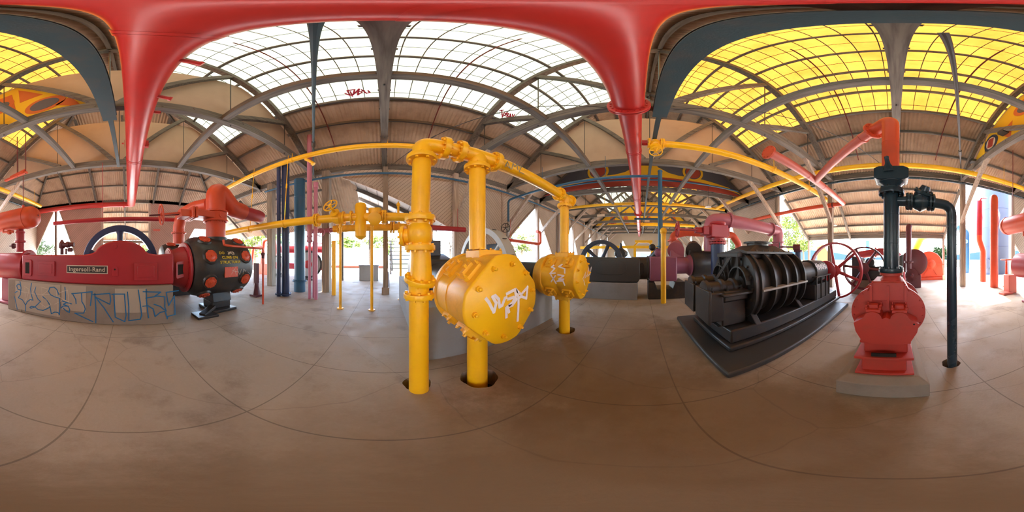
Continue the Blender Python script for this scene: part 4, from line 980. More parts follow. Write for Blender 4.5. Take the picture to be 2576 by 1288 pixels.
# ================================================================== red pump on its concrete pad
pd = MB().add([(.56, -1.43, 0), (-.3, -1.43, 0), (-.3, -2.75, 0), (.56, -2.75, 0), (.56, -1.43, .24), (-.3, -1.43, .24), (-.3, -2.75, .24), (.56, -2.75, .24), (.47, -1.51, .32), (-.21, -1.51, .32), (-.21, -2.7, .32), (.47, -2.7, .32)],
              [(0, 1, 2, 3), (8, 9, 10, 11), (0, 1, 5, 4), (1, 2, 6, 5), (2, 3, 7, 6), (3, 0, 4, 7), (4, 5, 9, 8), (5, 6, 10, 9), (6, 7, 11, 10), (7, 4, 8, 11)])
pd.solo('pump_pad', M_CONC, 'low chamfered concrete pad under the red pump', 'plinth', bev=.012)
pp = thing('pump', 'brick red lobe pump on a flat red stand, a dark teal pipe rising from it', 'pump', (.12, -1.8, .32))
MB().box(-.17, .4, -2.6, -1.53, .32, .35).part('stand_plate', M_PUMP, pp, bev=.006)
MB().box(-.1, .34, -2.5, -1.59, .35, .54).part('stand_box', M_PUMP, pp, bev=.006)
MB().add([(-.17, -1.57, .52), (.42, -1.57, .52), (.42, -2.5, .52), (-.17, -2.5, .52), (-.17, -1.57, .555), (.42, -1.57, .555), (.42, -2.5, .555), (-.17, -2.5, .555)], [(0, 1, 2, 3), (4, 5, 6, 7), (0, 1, 5, 4), (1, 2, 6, 5), (2, 3, 7, 6), (3, 0, 4, 7)]).part('stand_shelf', M_PUMP, pp, bev=.006)
MB().box(.0, .25, -1.62, -1.6, .555, .6).part('stand_slot_shade', M_SOIL_SHADE, pp)  # dark strip paints the shade of a slot in the stand
MB().box(-.12, .34, -2.4, -1.7, .555, .72).part('stand_neck', M_PUMP, pp, bev=.01)
MB().box(-.15, .38, -2.4, -1.66, .7, .735).part('foot_flange', M_PUMP, pp, bev=.006)
PX0, PZ0 = .09, 1.06
def lobe(hw, hh, n=48): return [((hw-hh)*(1 if cos(a) >= 0 else -1)+hh*cos(a), hh*sin(a)) for a in (2*pi*(k+.5)/n for k in range(n))]
def pslab(m, sec, y0, y1, dz=0): return m.prism([(PX0+u, PZ0+dz+v) for u, v in sec], (0, y0, 0), (1, 0, 0), (0, 0, 1), (0, y1-y0, 0))
pslab(MB(), lobe(.36, .255), -1.78, -2.3).part('casing', M_PUMP, pp)
for y0, y1 in ((-1.77, -1.81), (-2.28, -2.32)):
    q = pslab(MB(), lobe(.41, .3), y0, y1)
    for k in range(18):
        a = 2*pi*(k+.5)/18; sx = 1 if cos(a) >= 0 else -1
        q.lathe((PX0+sx*.11+.275*cos(a), y0, PZ0+.275*sin(a)), (0, 1, 0), [(0, .012), (.012, .01)], 6)
    q.part('end_ring', M_PUMP, pp)
MB().prism([(-.2, 0), (.2, 0), (.2, .17), (.16, .21), (-.16, .21), (-.2, .17)], (PX0, -1.82, 1.2), (1, 0, 0), (0, 0, 1), (0, .06, 0)).part('front_rib_panel', M_PUMP, pp, bev=.006)
for dx, z0 in ((0, 1.1), (-.185, 1.2), (.185, 1.2)): MB().beam((PX0+dx, -1.745, z0), (PX0+dx, -1.745, 1.38), .025, .03).part('front_web', M_PUMP, pp)
tp = MB().add([(PX0-.24, -1.78, 1.3), (PX0+.24, -1.78, 1.3), (PX0+.24, -2.3, 1.3), (PX0-.24, -2.3, 1.3), (PX0-.17, -1.78, 1.42), (PX0+.17, -1.78, 1.42), (PX0+.17, -2.2, 1.42), (PX0-.17, -2.2, 1.42)], [(0, 1, 2, 3), (4, 5, 6, 7), (0, 1, 5, 4), (1, 2, 6, 5), (2, 3, 7, 6), (3, 0, 4, 7)])
for sx in (-1, 1):
    for k in range(5): tp.lathe((PX0+sx*(.225-.014*k), -1.76, 1.32+.024*k), (0, 1, 0), [(0, .011), (.02, .011)], 6)
tp.part('top_box', M_PUMP, pp, bev=.008)
# gear cover in front, wider than tall with two humps on top
gc = [(-.33, -.1)]
poly = [(-.3, -.08), (-.32, .02), (-.24, .07), (-.21, .1)]+[(-.13+.09*cos(a), .08+.075*sin(a)) for a in (pi-pi*k/8 for k in range(9))]+[(0, .1)]+[(.13+.09*cos(a), .08+.075*sin(a)) for a in (pi-pi*k/8 for k in range(9))]+[(.21, .1), (.24, .07), (.32, .02), (.3, -.08), (.24, -.19), (.15, -.225), (-.15, -.225), (-.24, -.19)]
MB().prism(poly, (PX0+.01, -1.76, .98), (1, 0, 0), (0, 0, 1), (0, .2, 0)).part('gear_cover', M_PUMP, pp, bev=.012)
for sx in (-1, 1):
    cp = MB()
    cc = Vector((PX0+.01+sx*.13, -1.66, 1.13))
    cp.box(cc.x-.075, cc.x+.075, -1.74, -1.58, 1.12, 1.15).box(cc.x-.045, cc.x+.045, -1.7, -1.63, 1.15, 1.19)
    for dx in (-.07, .07):
        for yy in (-1.72, -1.6): cp.lathe((cc.x+dx, yy, 1.15), (0, 0, 1), [(0, .02), (.022, .019)], 6).cyl((cc.x+dx, yy, 1.17), (cc.x+dx, yy, 1.2), .011, n=8)
    cp.part('bearing_cap', M_PUMP, pp, bev=.004)
MB().cyl((-.17, -1.562, 1.0), (-.17, -1.557, 1.0), .01, n=10).part('plug_hole_shade', M_SOIL_SHADE, pp)  # dark dot, a hole's shade painted onto the cover
MB().prism([(-.12, 1.0), (.33, 1.0), (.3, .74), (-.08, .74)], (0, -2.3, 0), (1, 0, 0), (0, 0, 1), (0, .5, 0)).part('casing_leg', M_PUMP, pp, bev=.01)
MB().lathe((.06, -1.95, 1.42), (0, 0, 1), [(0, .13), (.05, .11), (.055, .14), (.085, .14)], 28).part('outlet_neck', M_PUMP, pp)
# dark teal riser on the pump
rs = thing('riser_pipe', 'dark teal riser with two glossy valves, one arm dropping into a floor hole', 'pipework', (.075, -1.95, 1.5))
xr, yr = .06, -1.95
flange(MB(), (xr, yr, 1.533), (0, 0, 1), .15, .05, 8, .016, False).part('flange', M_DTEAL, rs)
MB().cyl((xr, yr, 1.55), (xr, yr, 2.5), .095, n=32).torus((xr, yr, 2.2), (0, 0, 1), .095, .003, 32, 6).torus((xr, yr, 1.85), (0, 0, 1), .095, .003, 32, 6).part('riser', M_DTEAL, rs)
flange(MB(), (xr, yr, 2.5), (0, 0, 1), .155, .07, 8, .018, True).part('flange', M_DTEAL, rs)
gvv = MB().lathe((xr, yr, 2.53), (0, 0, 1), [(0, .1), (.06, .12), (.1, .16)], 28); gvv.prism([(-.2, -.07), (-.14, -.1), (.14, -.1), (.2, -.07), (.2, .07), (.14, .1), (-.14, .1), (-.2, .07)], (xr, yr-.12, 2.74), (1, 0, 0), (0, 0, 1), (0, .24, 0))
gvv = gvv.part('gate_valve', M_DTEAL, rs, bev=.012)
MB().lathe((xr+.03, yr+.08, 2.78), (.1, .5, 1), [(0, .075), (.05, .06), (.09, .035), (.16, .02), (.2, .012)], 16).beam((xr+.03, yr+.08, 2.78), (xr+.05, yr+.17, 2.95), .05, .02).part('yoke', M_DTEAL, gvv)
zb = 2.38
MB().cyl((xr-.05, yr, zb), (xr-.3, yr+.0, zb), .065, n=24).part('branch', M_DTEAL, rs)
for x in (xr-.2, xr-.235, xr-.46, xr-.5): flange(MB(), (x, yr, zb), (1, 0, 0), .115, .028, 8, .012, False).part('flange', M_DTEAL, rs)
gl = MB().lathe((xr-.24, yr, zb), (-1, 0, 0), [(0, .07), (.04, .1), (.11, .13), (.18, .1), (.22, .07)], 28).part('globe_valve', M_DTEAL, rs)
MB().lathe((xr-.36, yr, zb+.05), (-.25, .5, .8), [(0, .11), (.06, .1), (.07, .12), (.1, .12), (.11, .07), (.17, .05)], 20).bolts(Vector((xr-.36, yr, zb+.05))+Vector((-.25, .5, .8)).normalized()*.1, (-.25, .5, .8), .1, 8, .013, .02).part('bonnet', M_DTEAL, gl)
MB().tube(rounded([(xr-.48, yr, zb), (-.71, -2.02, zb), (-.725, -2.03, -.33)], .16, 8), .068, 24).torus((-.725, -2.03, 1.85), (0, 0, 1), .068, .003, 28, 6).part('drop_pipe', M_DTEAL, rs)

# ================================================================== pipe runs
def run(name, label, pts, r, mat, R=.2, fl=(), hang=(), group=None, cat='pipe', n=20, bands=()):
    t = thing(name, label, cat, tuple(Vector(pts[0])), group)
    MB().tube(rounded(pts, R, 8) if len(pts) > 2 else pts, r, n).part('pipe', mat, t)
    for c, ax, fr in fl: flange(MB(), c, ax, fr, max(.03, r*.3), 10, max(.01, r*.1)).part('flange', mat, t)
    for c, ax in bands: MB().ring(c, ax, r*.9, r*1.06, r*.16, 32).part('band', mat, t)
    for (x, y, z), top in hang:
        m = MB().cyl((x, y, z+r*.9), (x, y, top), .011, n=8)
        m.part('hanger_rod', mat, t)
        MB().ring((x, y, z), Vector(pts[1])-Vector(pts[0]), r*.98, r*1.12, .035, 24).part('hanger_loop', mat, t)
    return t
ZP = H+4.08
op = thing('overhead_pipe', 'huge glossy red pipe running the whole hall right above the viewer', 'pipe', (0, .22, ZP))
MB().cyl((-12.2, .22, ZP), (3.06, .22, ZP), .3, n=48).part('near_pipe', M_RED, op)
MB().cyl((3.12, .22, ZP), (14.97, .22, ZP), .255, n=40).part('middle_pipe', M_RED, op)
MB().cyl((15.03, .22, ZP), (33, .22, ZP), .225, n=32).part('far_pipe', M_RED, op)
for x, R_ in ((3.05, .42), (3.12, .42), (15.0, .36), (25, .32)): flange(MB(), (x, .22, ZP), (1, 0, 0), R_, .05, 18, .022).part('flange', M_RED, op)
for x, r in ((.07, .3), (-.78, .3), (-.86, .3), (-5.9, .3), (-6.0, .3), (5.35, .255), (5.45, .255), (10.7, .255), (11.0, .255), (18.5, .225), (21.8, .225)):
    MB().ring((x, .22, ZP), (1, 0, 0), r*.95, r+.012, .07, 48).part('band', M_RED, op)
MB().tube(rounded([(-12.1, .22, ZP), (-12.46, .22, ZP), (-12.46, -.3, ZP), (-12.46, -7.6, ZP)], .25, 8), .21, 28).part('end_branch', M_RED, op)
flange(MB(), (-12.5, -.35, ZP), (0, 1, 0), .29, .05, 10, .02).part('flange', M_RED, op)
for x in (-1.45, -2.6): MB().cyl((x, .45, ZP-.12), (x, .68, ZP-.2), .05, n=16).lathe((x, .66, ZP-.193), (0, 1, -.35), [(0, .065), (.05, .065)], 8).part('plugged_stub', M_RED, op)
for s in (-1, 1):
    MB().box(-5.05, -4.95, .22+s*.3-.03, .22+s*.3+.07*s+.03, ZP-.12, ZP+.2).lathe((-5.0, .22+s*.36, ZP+.05), (0, s, 0), [(0, .035), (.06, .035)], 6).part('clamp_lug', M_RED, op)
MB().cyl((-3.3, .52, ZP), (-3.3, .66, ZP), .05, n=12).part('plugged_stub', M_RED, op)

# -- yellow pipes at truss level
run('ceiling_pipe', 'yellow pipe hung under the trusses over the pink pipes, passing behind the yellow elbow', [(-9.2, 5.2, H+4.0), (1.35, 5.2, H+4.22)], .105, M_YEL,
    fl=(), hang=(((-6.9, 5.2, H+4.05), 6.2), ((-3.3, 5.2, H+4.12), 6.2), ((0.1, 5.2, H+4.19), 6.2)), bands=(((-2.6, 5.2, H+4.14), (1, 0, 0)), ((-2.9, 5.2, H+4.14), (1, 0, 0)), ((-8.3, 5.2, H+4.02), (1, 0, 0))), group='yellow pipes under the trusses')
MB().tube([(-2.75, 5.2, H+3.98), (-2.6, 5.25, H+3.86), (-2.45, 5.3, H+3.72)], .06, 16).lathe((-2.5, 5.28, H+3.74), (.4, .1, -.5), [(0, .085), (.08, .085)], 8).solo('pipe_stub', M_YEL, 'short yellow stub dropping from the ceiling pipe beside the tall pink pipe', 'pipe')
run('ceiling_pipe', 'long yellow pipe running under the yellow glazing past the top of the salmon pipe', [(13.27, -6.7, H+4.47), (7, -6.7, H+4.3), (0, -6.7, H+4.17), (-11.2, -6.7, H+4.12)], .13, M_YEL, 3,
    hang=(((10.4, -6.7, H+4.4), 6.5), ((7.05, -6.7, H+4.3), 6.5), ((3.5, -6.7, H+4.23), 6.5), ((-3.4, -6.7, H+4.15), 6.5), ((-5.2, -6.7, H+4.14), 7.0), ((-10.3, -6.7, H+4.12), 7.0)), group='yellow pipes under the trusses')
run('ceiling_pipe', 'yellow pipe crossing the hall far behind the blue vertical pipe', [(13.4, 6.6, H+4.47), (13.4, -7.6, H+4.47)], .12, M_YEL, hang=(((13.4, 3, H+4.47), 7.0), ((13.4, -3, H+4.47), 7.0)), group='yellow pipes under the trusses')
run('ceiling_pipe', 'thick yellow pipe far down the hall under the striped yellow panel', [(20.4, -.03, H+4.0), (20.4, -7.0, H+4.0)], .2, M_YEL, fl=(((20.4, -.3, H+4.0), (0, 1, 0), .3),), group='yellow pipes under the trusses')
vp = run('valve_pipe', 'yellow branch pipe with a globe valve leaving the red overhead pipe towards the sunny side', [(4.9, -.62, H+4.06), (4.1, -6.8, H+3.55), (3.82, -8.4, H+3.3)], .125, M_YEL, .5, hang=(((4.3, -4.6, H+3.72), 6.6), ((4.09, -6.9, H+3.53), 6.4)), bands=(((4.89, -.8, H+4.05), (0, 1, 0)),), cat='pipe')
gv = MB().lathe((4.9, -.28, H+4.08), (0, -1, 0), [(0, .09), (.03, .1), (.1, .16), (.17, .17), (.24, .15), (.32, .1), (.36, .1)], 28).part('globe_valve', M_YEL, vp)
for y in (-.26, -.62, -.68): flange(MB(), (4.9, y, H+4.07), (0, 1, 0), .21, .05, 10, .018).part('flange', M_YEL, vp)
MB().cyl((4.9, -.045, H+4.08), (4.9, -.22, H+4.08), .11, n=20).part('red_nipple', M_RED, vp, label='red connecting nipple')
dv = Vector((-.35, 0, -.94)).normalized(); c = Vector((4.9, -.45, H+4.0))
MB().lathe(c, dv, [(0, .13), (.12, .12), (.13, .17), (.18, .17), (.19, .08), (.3, .05), (.5, .03)], 20).part('bonnet', M_YEL, gv)
handwheel(gv, c+dv*.48, dv, .19, M_YEL, 5, .018)
# -- salmon pipes above the blower
s1 = run('salmon_pipework', 'salmon pipework over the blower with an orange red elbow riser and a blind flange', [(2.6, -2.62, H+2.72), (2.6, -7.55, H+2.72)], .125, M_SALM, bands=(((2.6, -4.3, H+2.72), (0, 1, 0)), ((2.6, -5.35, H+2.72), (0, 1, 0))))
MB().lathe((2.6, -2.6, H+2.72), (0, -1, 0), [(-.02, .2), (.03, .2)], 32).bolts((2.6, -2.58, H+2.72), (0, 1, 0), .165, 8, .016, .02).part('blind_flange', M_ORA, s1)
MB().tube(rounded([(2.6, -7.5, H+2.72), (2.6, -7.78, H+2.72), (3.1, -7.78, H+2.72), (13.2, -7.7, H+2.72)], .2, 8), .115, 20).part('dark_line', M_ORA, s1, label='dark orange red line along the eave')
MB().ring((3.2, -7.78, H+2.72), (1, 0, 0), .1, .15, .08, 24).part('coupling', M_MAR, s1)
rx, ry = .09, -2.5
s2 = s1
MB().cyl((rx, ry, H+1.35), (rx, ry, H+2.5), .137, n=36).torus((rx, ry, H+2.05), (0, 0, 1), .137, .004, 36, 6).part('riser', M_ORA, s2)
dr = Vector((.72, -.69, 0)).normalized(); e0 = Vector((rx, ry, H+2.72))
MB().tube(rounded([(rx, ry, H+2.45), e0, e0+dr*.5], .2, 6), .137, 32).part('elbow', M_ORA, s2)
flange(MB(), e0+dr*.42, dr, .21, .05, 10, .016).part('flange', M_ORA, s2)
MB().cyl(e0+dr*.45, Vector((2.52, -4.72, H+2.7)), .115, n=28).part('salmon_arm', M_SALM, s2)
MB().ring(e0+dr*.75, dr, .11, .13, .05, 32).part('band', M_SALM, s2)
MB().tube([(rx, ry, H+1.36), (rx, ry, H+1.15), (rx, ry-.3, 1.75), (rx, ry-.47, 1.5), (rx, ry-.47, 0)], [.137, .07, .06, .06, .06], 20).part('foot_pipe', M_ORA, s2)
# -- eave pipes
run('eave_pipe', 'dark teal pipe along the eave of the yellow-glazed side', [(13.5, -7.85, H+4.1), (-12.5, -7.85, H+4.1)], .07, M_DTEAL, bands=(((0, -7.85, H+4.1), (1, 0, 0)), ((-3.4, -7.85, H+4.1), (1, 0, 0)), ((3.4, -7.85, H+4.1), (1, 0, 0))))
run('eave_pipe', 'blue pipe along the eave above the boarded wall', [(-6.2, 6.9, H+3.85), (30, 6.9, H+3.85)], .055, M_TEAL)
run('blue_pipe', 'blue pipe from a grey wall valve up and across to the tall blue standpipe', [(6.4, -.68, H+3.42), (6.4, 5.0, H+3.36), (6.28, 6.6, H+3.25), (6.28, 6.6, H+1.95)], .06, M_TEAL, .25, hang=(((6.4, 4.4, H+3.36), 6.4), ((6.4, 1.4, H+3.4), 6.3)))
run('blue_pipe', 'thin blue pipe strung straight across the hall past the second slate truss', [(9.4, 6.0, H+4.76), (9.4, -6.4, H+4.76)], .055, M_TEAL)
sp_ = run('standpipe', 'tall blue standpipe rising from the purple cylinder', [(6.35, -.77, 1.998), (6.35, -.77, H+3.65)], .085, M_TEAL, fl=(((6.35, -.77, 2.07), (0, 0, 1), .16),))
MB().lathe((6.35, -.77, H+3.64), (0, 0, 1), [(0, .1), (.06, .09), (.1, .03)], 20).part('cap', M_TEAL, sp_)
run('standpipe', 'slim blue pipe behind the yellow standing pipe', [(9.5, -1.25, 1.2), (9.5, -1.25, H+2.2), (9.5, .35, H+2.2)], .06, M_TEAL, .12)
ys = thing('standing_pipe', 'yellow standing pipe with a ball cap before the purple cylinder', 'pipe', (5.69, -.81, 0))
MB().cyl((5.69, -.81, 0), (5.69, -.81, 2.5), .095, n=28).torus((5.69, -.81, 2.5), (0, 0, 1), .1, .012, 28, 8).part('pipe', M_YEL, ys)
MB().ball((5.69, -.81, 2.59), .125).part('ball_cap', M_YEL, ys)
# orange hook pipe along the boarded wall
oh = run('hook_pipe', 'orange red pipe ending in an upturned hook before the leafy wall opening', [(6.1, 6.85, H+.95), (9.55, 6.85, H+.85), (9.75, 6.85, H+1.0), (9.7, 6.85, H+1.75), (9.3, 6.85, H+1.75)], .1, M_ORA, .3, hang=(((6.7, 6.85, H+.93), H+2.2),))
cvv = MB().cyl((6.28, 6.7, H+1.05), (6.28, 6.6, H+1.93), .07, n=16).lathe((6.28, 6.62, H+1.35), (0, 0, 1), [(0, .1), (.05, .12), (.2, .14), (.3, .12), (.36, .08)], 20).part('valve_body', M_STEEL, oh, label='weathered steel valve')
MB().cyl((6.28, 6.62, H+1.5), (5.85, 6.35, H+1.5), .03, n=10).part('valve_stem', M_STEEL, cvv)
handwheel(cvv, (5.83, 6.34, H+1.5), (-.85, -.5, 0), .24, M_DGREY, 5, .02)
run('wall_pipe', 'red pipe with a capped end crossing the boarded wall behind the yellow risers', [(1.2, 6.95, H+1.26), (3.75, 6.95, H+1.28)], .12, M_CRIM, hang=(((3.35, 6.95, H+1.28), H+2.3),))
run('wall_pipe', 'dull mauve pipe passing behind the yellow strainer', [(-3.3, 6.72, H+1.12), (.15, 6.85, H+1.2)], .1, M_MAUVE, fl=(((-2.35, 6.75, H+1.14), (1, .03, .02), .17),))

# -- lower yellow line with strainer and legs
yl = thing('yellow_pipeline', 'yellow pipeline on slim legs with a strainer pot and handwheel valve', 'pipework', (-.5, 4.91, 0))
ZY = H+1.2; YY = 4.91
MB().cyl((-8.3, YY, ZY+.03), (.72, YY, ZY), .135, n=28).part('pipe', M_YEL, yl)
for x in (-2.12, -2.2, -1.25, -1.0, -.35, -.05, .02): flange(MB(), (x, YY, ZY), (1, 0, 0), .225, .045, 12, .018).part('flange', M_YEL, yl)
v1 = MB().lathe((-1.6, YY, ZY), (1, 0, 0), [(0, .14), (.1, .19), (.22, .21), (.34, .15)], 28).part('valve_body', M_YEL, yl)
nd = Vector((-.25, -.9, .5)).normalized(); c = Vector((-1.45, YY-.1, ZY+.08))
MB().lathe(c, nd, [(0, .12), (.1, .1), (.11, .15), (.15, .15), (.16, .05), (.42, .03)], 18).part('bonnet', M_YEL, v1)
handwheel(v1, c+nd*.4+Vector((0, 0, .05)), nd, .22, M_YEL, 5, .02)
MB().lathe((-.72, YY, 2.28), (0, 0, 1), [(-.08, .05), (-.02, .14), (.02, .175), (1.0, .175), (1.06, .15), (1.1, .06)], 32).part('strainer_pot', M_YEL, yl)
MB().lathe((-.28, YY-.05, ZY+.12), (0, -.3, 1), [(0, .2), (.15, .19), (.17, .12)], 24).lathe((-.28, YY-.08, ZY-.06), (0, -1, -.3), [(0, .2), (.2, .2), (.21, .16)], 28).part('pressure_valve', M_YEL, yl)
MB().cyl((.42, YY, ZY+.12), (.42, YY, ZY+.42), .035, n=12).lathe((.42, YY, ZY+.36), (0, 0, 1), [(0, .055), (.08, .055), (.09, .03), (.14, .02)], 8).part('vent_cock', M_YEL, yl)
for x in (-1.36, -.38):
    lg = MB().cyl((x, YY, .02), (x, YY, ZY-.1), .045, n=16).cyl((x, YY, ZY-.3), (x, YY, ZY-.1), .06, n=16).part('leg', M_YELD, yl)
    MB().lathe((x, YY, 0), (0, 0, 1), [(0, .11), (.025, .11)], 8).part('base_plate', M_YELD, lg)
for x, t0 in ((-5.3, 6.1), (-3.45, 6.1)):
    MB().cyl((x, YY, ZY+.12), (x, YY+.25, t0), .013, n=8).cyl((x, YY+.12, 4.4), (x, YY+.14, 4.6), .03, n=8).part('hanger_rod', M_YEL, yl)
    MB().ring((x, YY, ZY), (1, 0, 0), .135, .155, .05, 28).part('hanger_loop', M_YEL, yl)
y2 = thing('yellow_pipeline', 'second, lower yellow pipeline half hidden behind the strainer line', 'pipework', (0, 6.2, 0))
MB().cyl((-2.0, 6.2, H+1.08), (.95, 6.2, H+1.12), .14, n=24).part('pipe', M_YELD, y2)
for x in (-1.8, .25, .35, .55, .9): flange(MB(), (x, 6.2, H+1.1), (1, 0, 0), .23, .045, 12, .018).part('flange', M_YELD, y2)
lg = MB().cyl((.62, 6.2, .02), (.62, 6.2, H+.98), .045, n=16).part('leg', M_YELD, y2); MB().lathe((.62, 6.2, 0), (0, 0, 1), [(0, .11), (.025, .11)], 8).part('base_plate', M_YELD, lg)
MB().cyl((-2.13, 6.64, 0), (-2.13, 6.64, H+.62), .092, n=24).lathe((-2.13, 6.64, H+.6), (0, 0, 1), [(0, .1), (.04, .1), (.06, .04)], 24).solo('standing_pipe', M_YELD, 'thick yellow standing pipe beside the brown post', 'pipe')

# -- the columns: navy, teal, pink
nv = thing('column_pipe', 'navy pair of upright pipes with a foot flange beside the teal column', 'pipe', (-3.95, 5.6, 0))
MB().cyl((-3.9, 5.62, 0), (-3.9, 5.62, 6.0), .165, n=28).part('thick_pipe', M_NAVY, nv); MB().cyl((-4.08, 5.38, 0), (-4.08, 5.38, 6.0), .085, n=20).part('slim_pipe', M_NAVY, nv)
flange(MB(), (-3.9, 5.62, .1), (0, 0, 1), .25, .05, 12, .02).part('flange', M_NAVY, nv); flange(MB(), (-4.08, 5.36, .1), (0, 0, 1), .14, .04, 8, .015).part('flange', M_NAVY, nv)
for z_ in (3.3, 5.0): MB().torus((-3.9, 5.62, z_), (0, 0, 1), .166, .01, 28, 6).part('weld_ring', M_NAVY, nv)
tc_ = thing('column_pipe', 'wide teal upright pipe with a bolted foot collar', 'pipe', (-3.85, 6.72, 0))
MB().cyl((-3.85, 6.72, .5), (-3.85, 6.72, 5.6), .262, n=36).part('shaft', M_TEAL, tc_); MB().cyl((-3.85, 6.72, 0), (-3.85, 6.72, .5), .275, n=36).part('foot', M_TEAL, tc_)
flange(MB(), (-3.85, 6.72, .52), (0, 0, 1), .35, .05, 16, .02).part('flange', M_TEAL, tc_)
for z_ in (2.9, 4.6): MB().torus((-3.85, 6.72, z_), (0, 0, 1), .264, .012, 36, 6).part('weld_ring', M_TEAL, tc_)
pk = run('pink_pipe', 'tall pink pipe rising into the roof, thicker above its coupling', [(-2.8, 5.66, 0), (-2.8, 5.66, 2.3)], .055, M_PINK, group='pink pipes by the brown post')
MB().cyl((-2.8, 5.66, 2.3), (-2.8, 5.66, 7.45), .1, n=20).lathe((-2.8, 5.66, 2.22), (0, 0, 1), [(0, .07), (.03, .12), (.1, .12), (.11, .1), (.2, .1), (.21, .12), (.28, .12)], 24).part('upper_pipe', M_PINK, pk)
pk = run('pink_pipe', 'pink pipe beside the tall one, ending in a cap below the roof', [(-2.55, 5.7, 0), (-2.55, 5.7, H+2.9)], .072, M_PINK, group='pink pipes by the brown post')
MB().lathe((-2.55, 5.7, H+2.75), (0, 0, 1), [(0, .075), (.02, .1), (.1, .1), (.11, .085), (.2, .1), (.26, .1)], 20).part('cap', M_PINK, pk)
run('pink_pipe', 'short pink pipe tucked behind the two taller pink pipes', [(-2.75, 5.95, 0), (-2.75, 5.95, H+.6)], .055, M_PINK, group='pink pipes by the brown post')
pv = run('pink_pipe', 'pink pipe elbow and small valve by the brown post', [(-2.95, 6.45, 0), (-2.95, 6.45, H+1.1), (-3.3, 6.45, H+1.1)], .055, M_PINK, .1, group='pink pipes by the brown post')
handwheel(pv, (-2.6, 6.3, H+1.0), (.3, -.9, .1), .17, M_PINK, 4, .02)

# ================================================================== tank, orange pipes and rear cylinder on the crimson compressor
rt = thing('receiver_tank', 'orange red receiver tank hung on rods above the crimson compressor', 'tank', (-4.25, -4.0, 2.55))
MB().lathe((-4.25, -5.45, 2.95), (0, 1, 0), [(-.22, .05), (-.2, .09), (-.12, .11), (-.06, .15), (0, .27), (.1, .34), (.2, .36), (2.55, .36), (2.66, .34), (2.76, .27), (2.81, .17), (2.83, .04)], 44).part('shell', M_ORA, rt)
for y in (-5.2, -3.05): MB().ring((-4.25, y, 2.95), (0, 1, 0), .35, .375, .05, 44).part('seam_band', M_ORA, rt)
MB().lathe((-4.25, -2.66, 2.97), (0, 1, 0), [(0, .03), (.05, .03)], 6).bolts((-4.25, -2.65, 2.97), (0, 1, 0), .06, 3, .012, .04).part('end_plug', M_MAR, rt)
nk = MB().lathe((-4.32, -3.38, 1.84), (0, 0, 1), [(0, .16), (.1, .14), (.3, .15), (.32, .2), (.37, .2), (.38, .15), (.62, .15), (.64, .17), (.68, .17), (.7, .13), (.85, .13)], 28).part('neck', M_CRIM, rt)
MB().cyl((-4.32, -3.4, 2.05), (-4.32, -3.72, 2.05), .07, n=16).lathe((-4.32, -3.65, 2.05), (0, -1, 0), [(0, .1), (.05, .1), (.1, .04), (.22, .015)], 16).part('side_cock', M_MAR, nk)
MB().tube([(-4.05, -3.9, 2.62), (-4.05, -3.9, 2.52), (-4.05, -3.45, 2.5)], .045, 12).lathe((-4.05, -3.7, 2.5), (0, 1, 0), [(0, .05), (.04, .08), (.12, .08), (.16, .05)], 14).cyl((-4.05, -4.1, 2.58), (-4.05, -4.1, 2.4), .03, n=10).part('drain_valve', M_ORA, rt)
MB().lathe((-4.25, -3.2, 3.3), (0, 0, 1), [(0, .05), (.1, .05), (.12, .02)], 10).part('lifting_eye', M_ORA, rt)
for y, zt in ((-3.2, 4.56), (-4.9, 6.6)): MB().cyl((-4.25, y, 3.3), (-4.25, y, zt), .014, n=8).part('hanger_rod', M_DRED, rt)
hb = thing('hanger_bracket', 'red steel bracket hung on two rods above the receiver tank', 'bracket', (-4.25, -3.4, 4.6))
MB().beam((-4.25, -3.05, 4.66), (-4.25, -4.0, 4.6), .1, .06).beam((-4.25, -3.1, 4.78), (-4.25, -3.75, 4.68), .06, .05).lathe((-4.25, -3.2, 4.7), (1, 0, 0), [(-.06, .06), (.06, .06)], 12).part('arm', M_ORA, hb)
for y in (-3.1, -3.45): MB().cyl((-4.25, y, 4.6), (-4.25, y, 6.6), .016, n=8).part('hanger_rod', M_DRED, hb)
run('thin_red_pipe', 'red pipe running level behind the flywheel from the tank to the spoked valve', [(-6.9, -3.4, H+1.55), (-6.9, 2.0, H+1.62)], .095, M_CRIM, hang=(((-6.9, -1.1, H+1.58), 6.2),))
mo = thing('discharge_pipe', 'big orange elbow pipe with a flanged gate valve on the black cylinder', 'pipework', (-4.42, 2.62, 2.27))
ox, oy = -4.42, 2.62
MB().cyl((ox, oy, 2.277), (ox, oy, 2.78), .315, n=40).part('lower_pipe', M_ORA, mo)
for z_ in (2.8, 3.1): flange(MB(), (ox, oy, z_), (0, 0, 1), .4, .05, 20, .022).part('flange', M_ORA, mo)
gb = MB().cyl((ox, oy, 2.82), (ox, oy, 3.08), .36, n=36).prism([(-.3, -.1), (.3, -.1), (.3, .1), (-.3, .1)], (ox, oy-.75, 2.95), (1, 0, 0), (0, 0, 1), (0, .7, 0)).part('gate_valve', M_ORA, mo, bev=.02)
for y in (oy-.78, oy-.88): MB().box(ox-.34, ox+.34, y-.04, y+.04, 2.78, 3.12).part('bonnet_flange', M_ORA, gb, bev=.03)
MB().prism([(-.25, -.12), (.25, -.12), (.16, .12), (-.16, .12)], (ox, oy-1.2, 2.93), (1, 0, 0), (0, 0, 1), (0, .3, 0)).part('bonnet', M_ORA, gb, bev=.02)
for s in (-1, 1): MB().beam((ox+s*.1, oy-1.2, 2.93), (ox+s*.06, oy-1.72, 2.86), .05, .05).part('yoke_arm', M_ORA, gb)
MB().cyl((ox, oy-1.1, 2.93), (ox, oy-2.05, 2.83), .025, n=10).part('stem', M_MAR, gb)
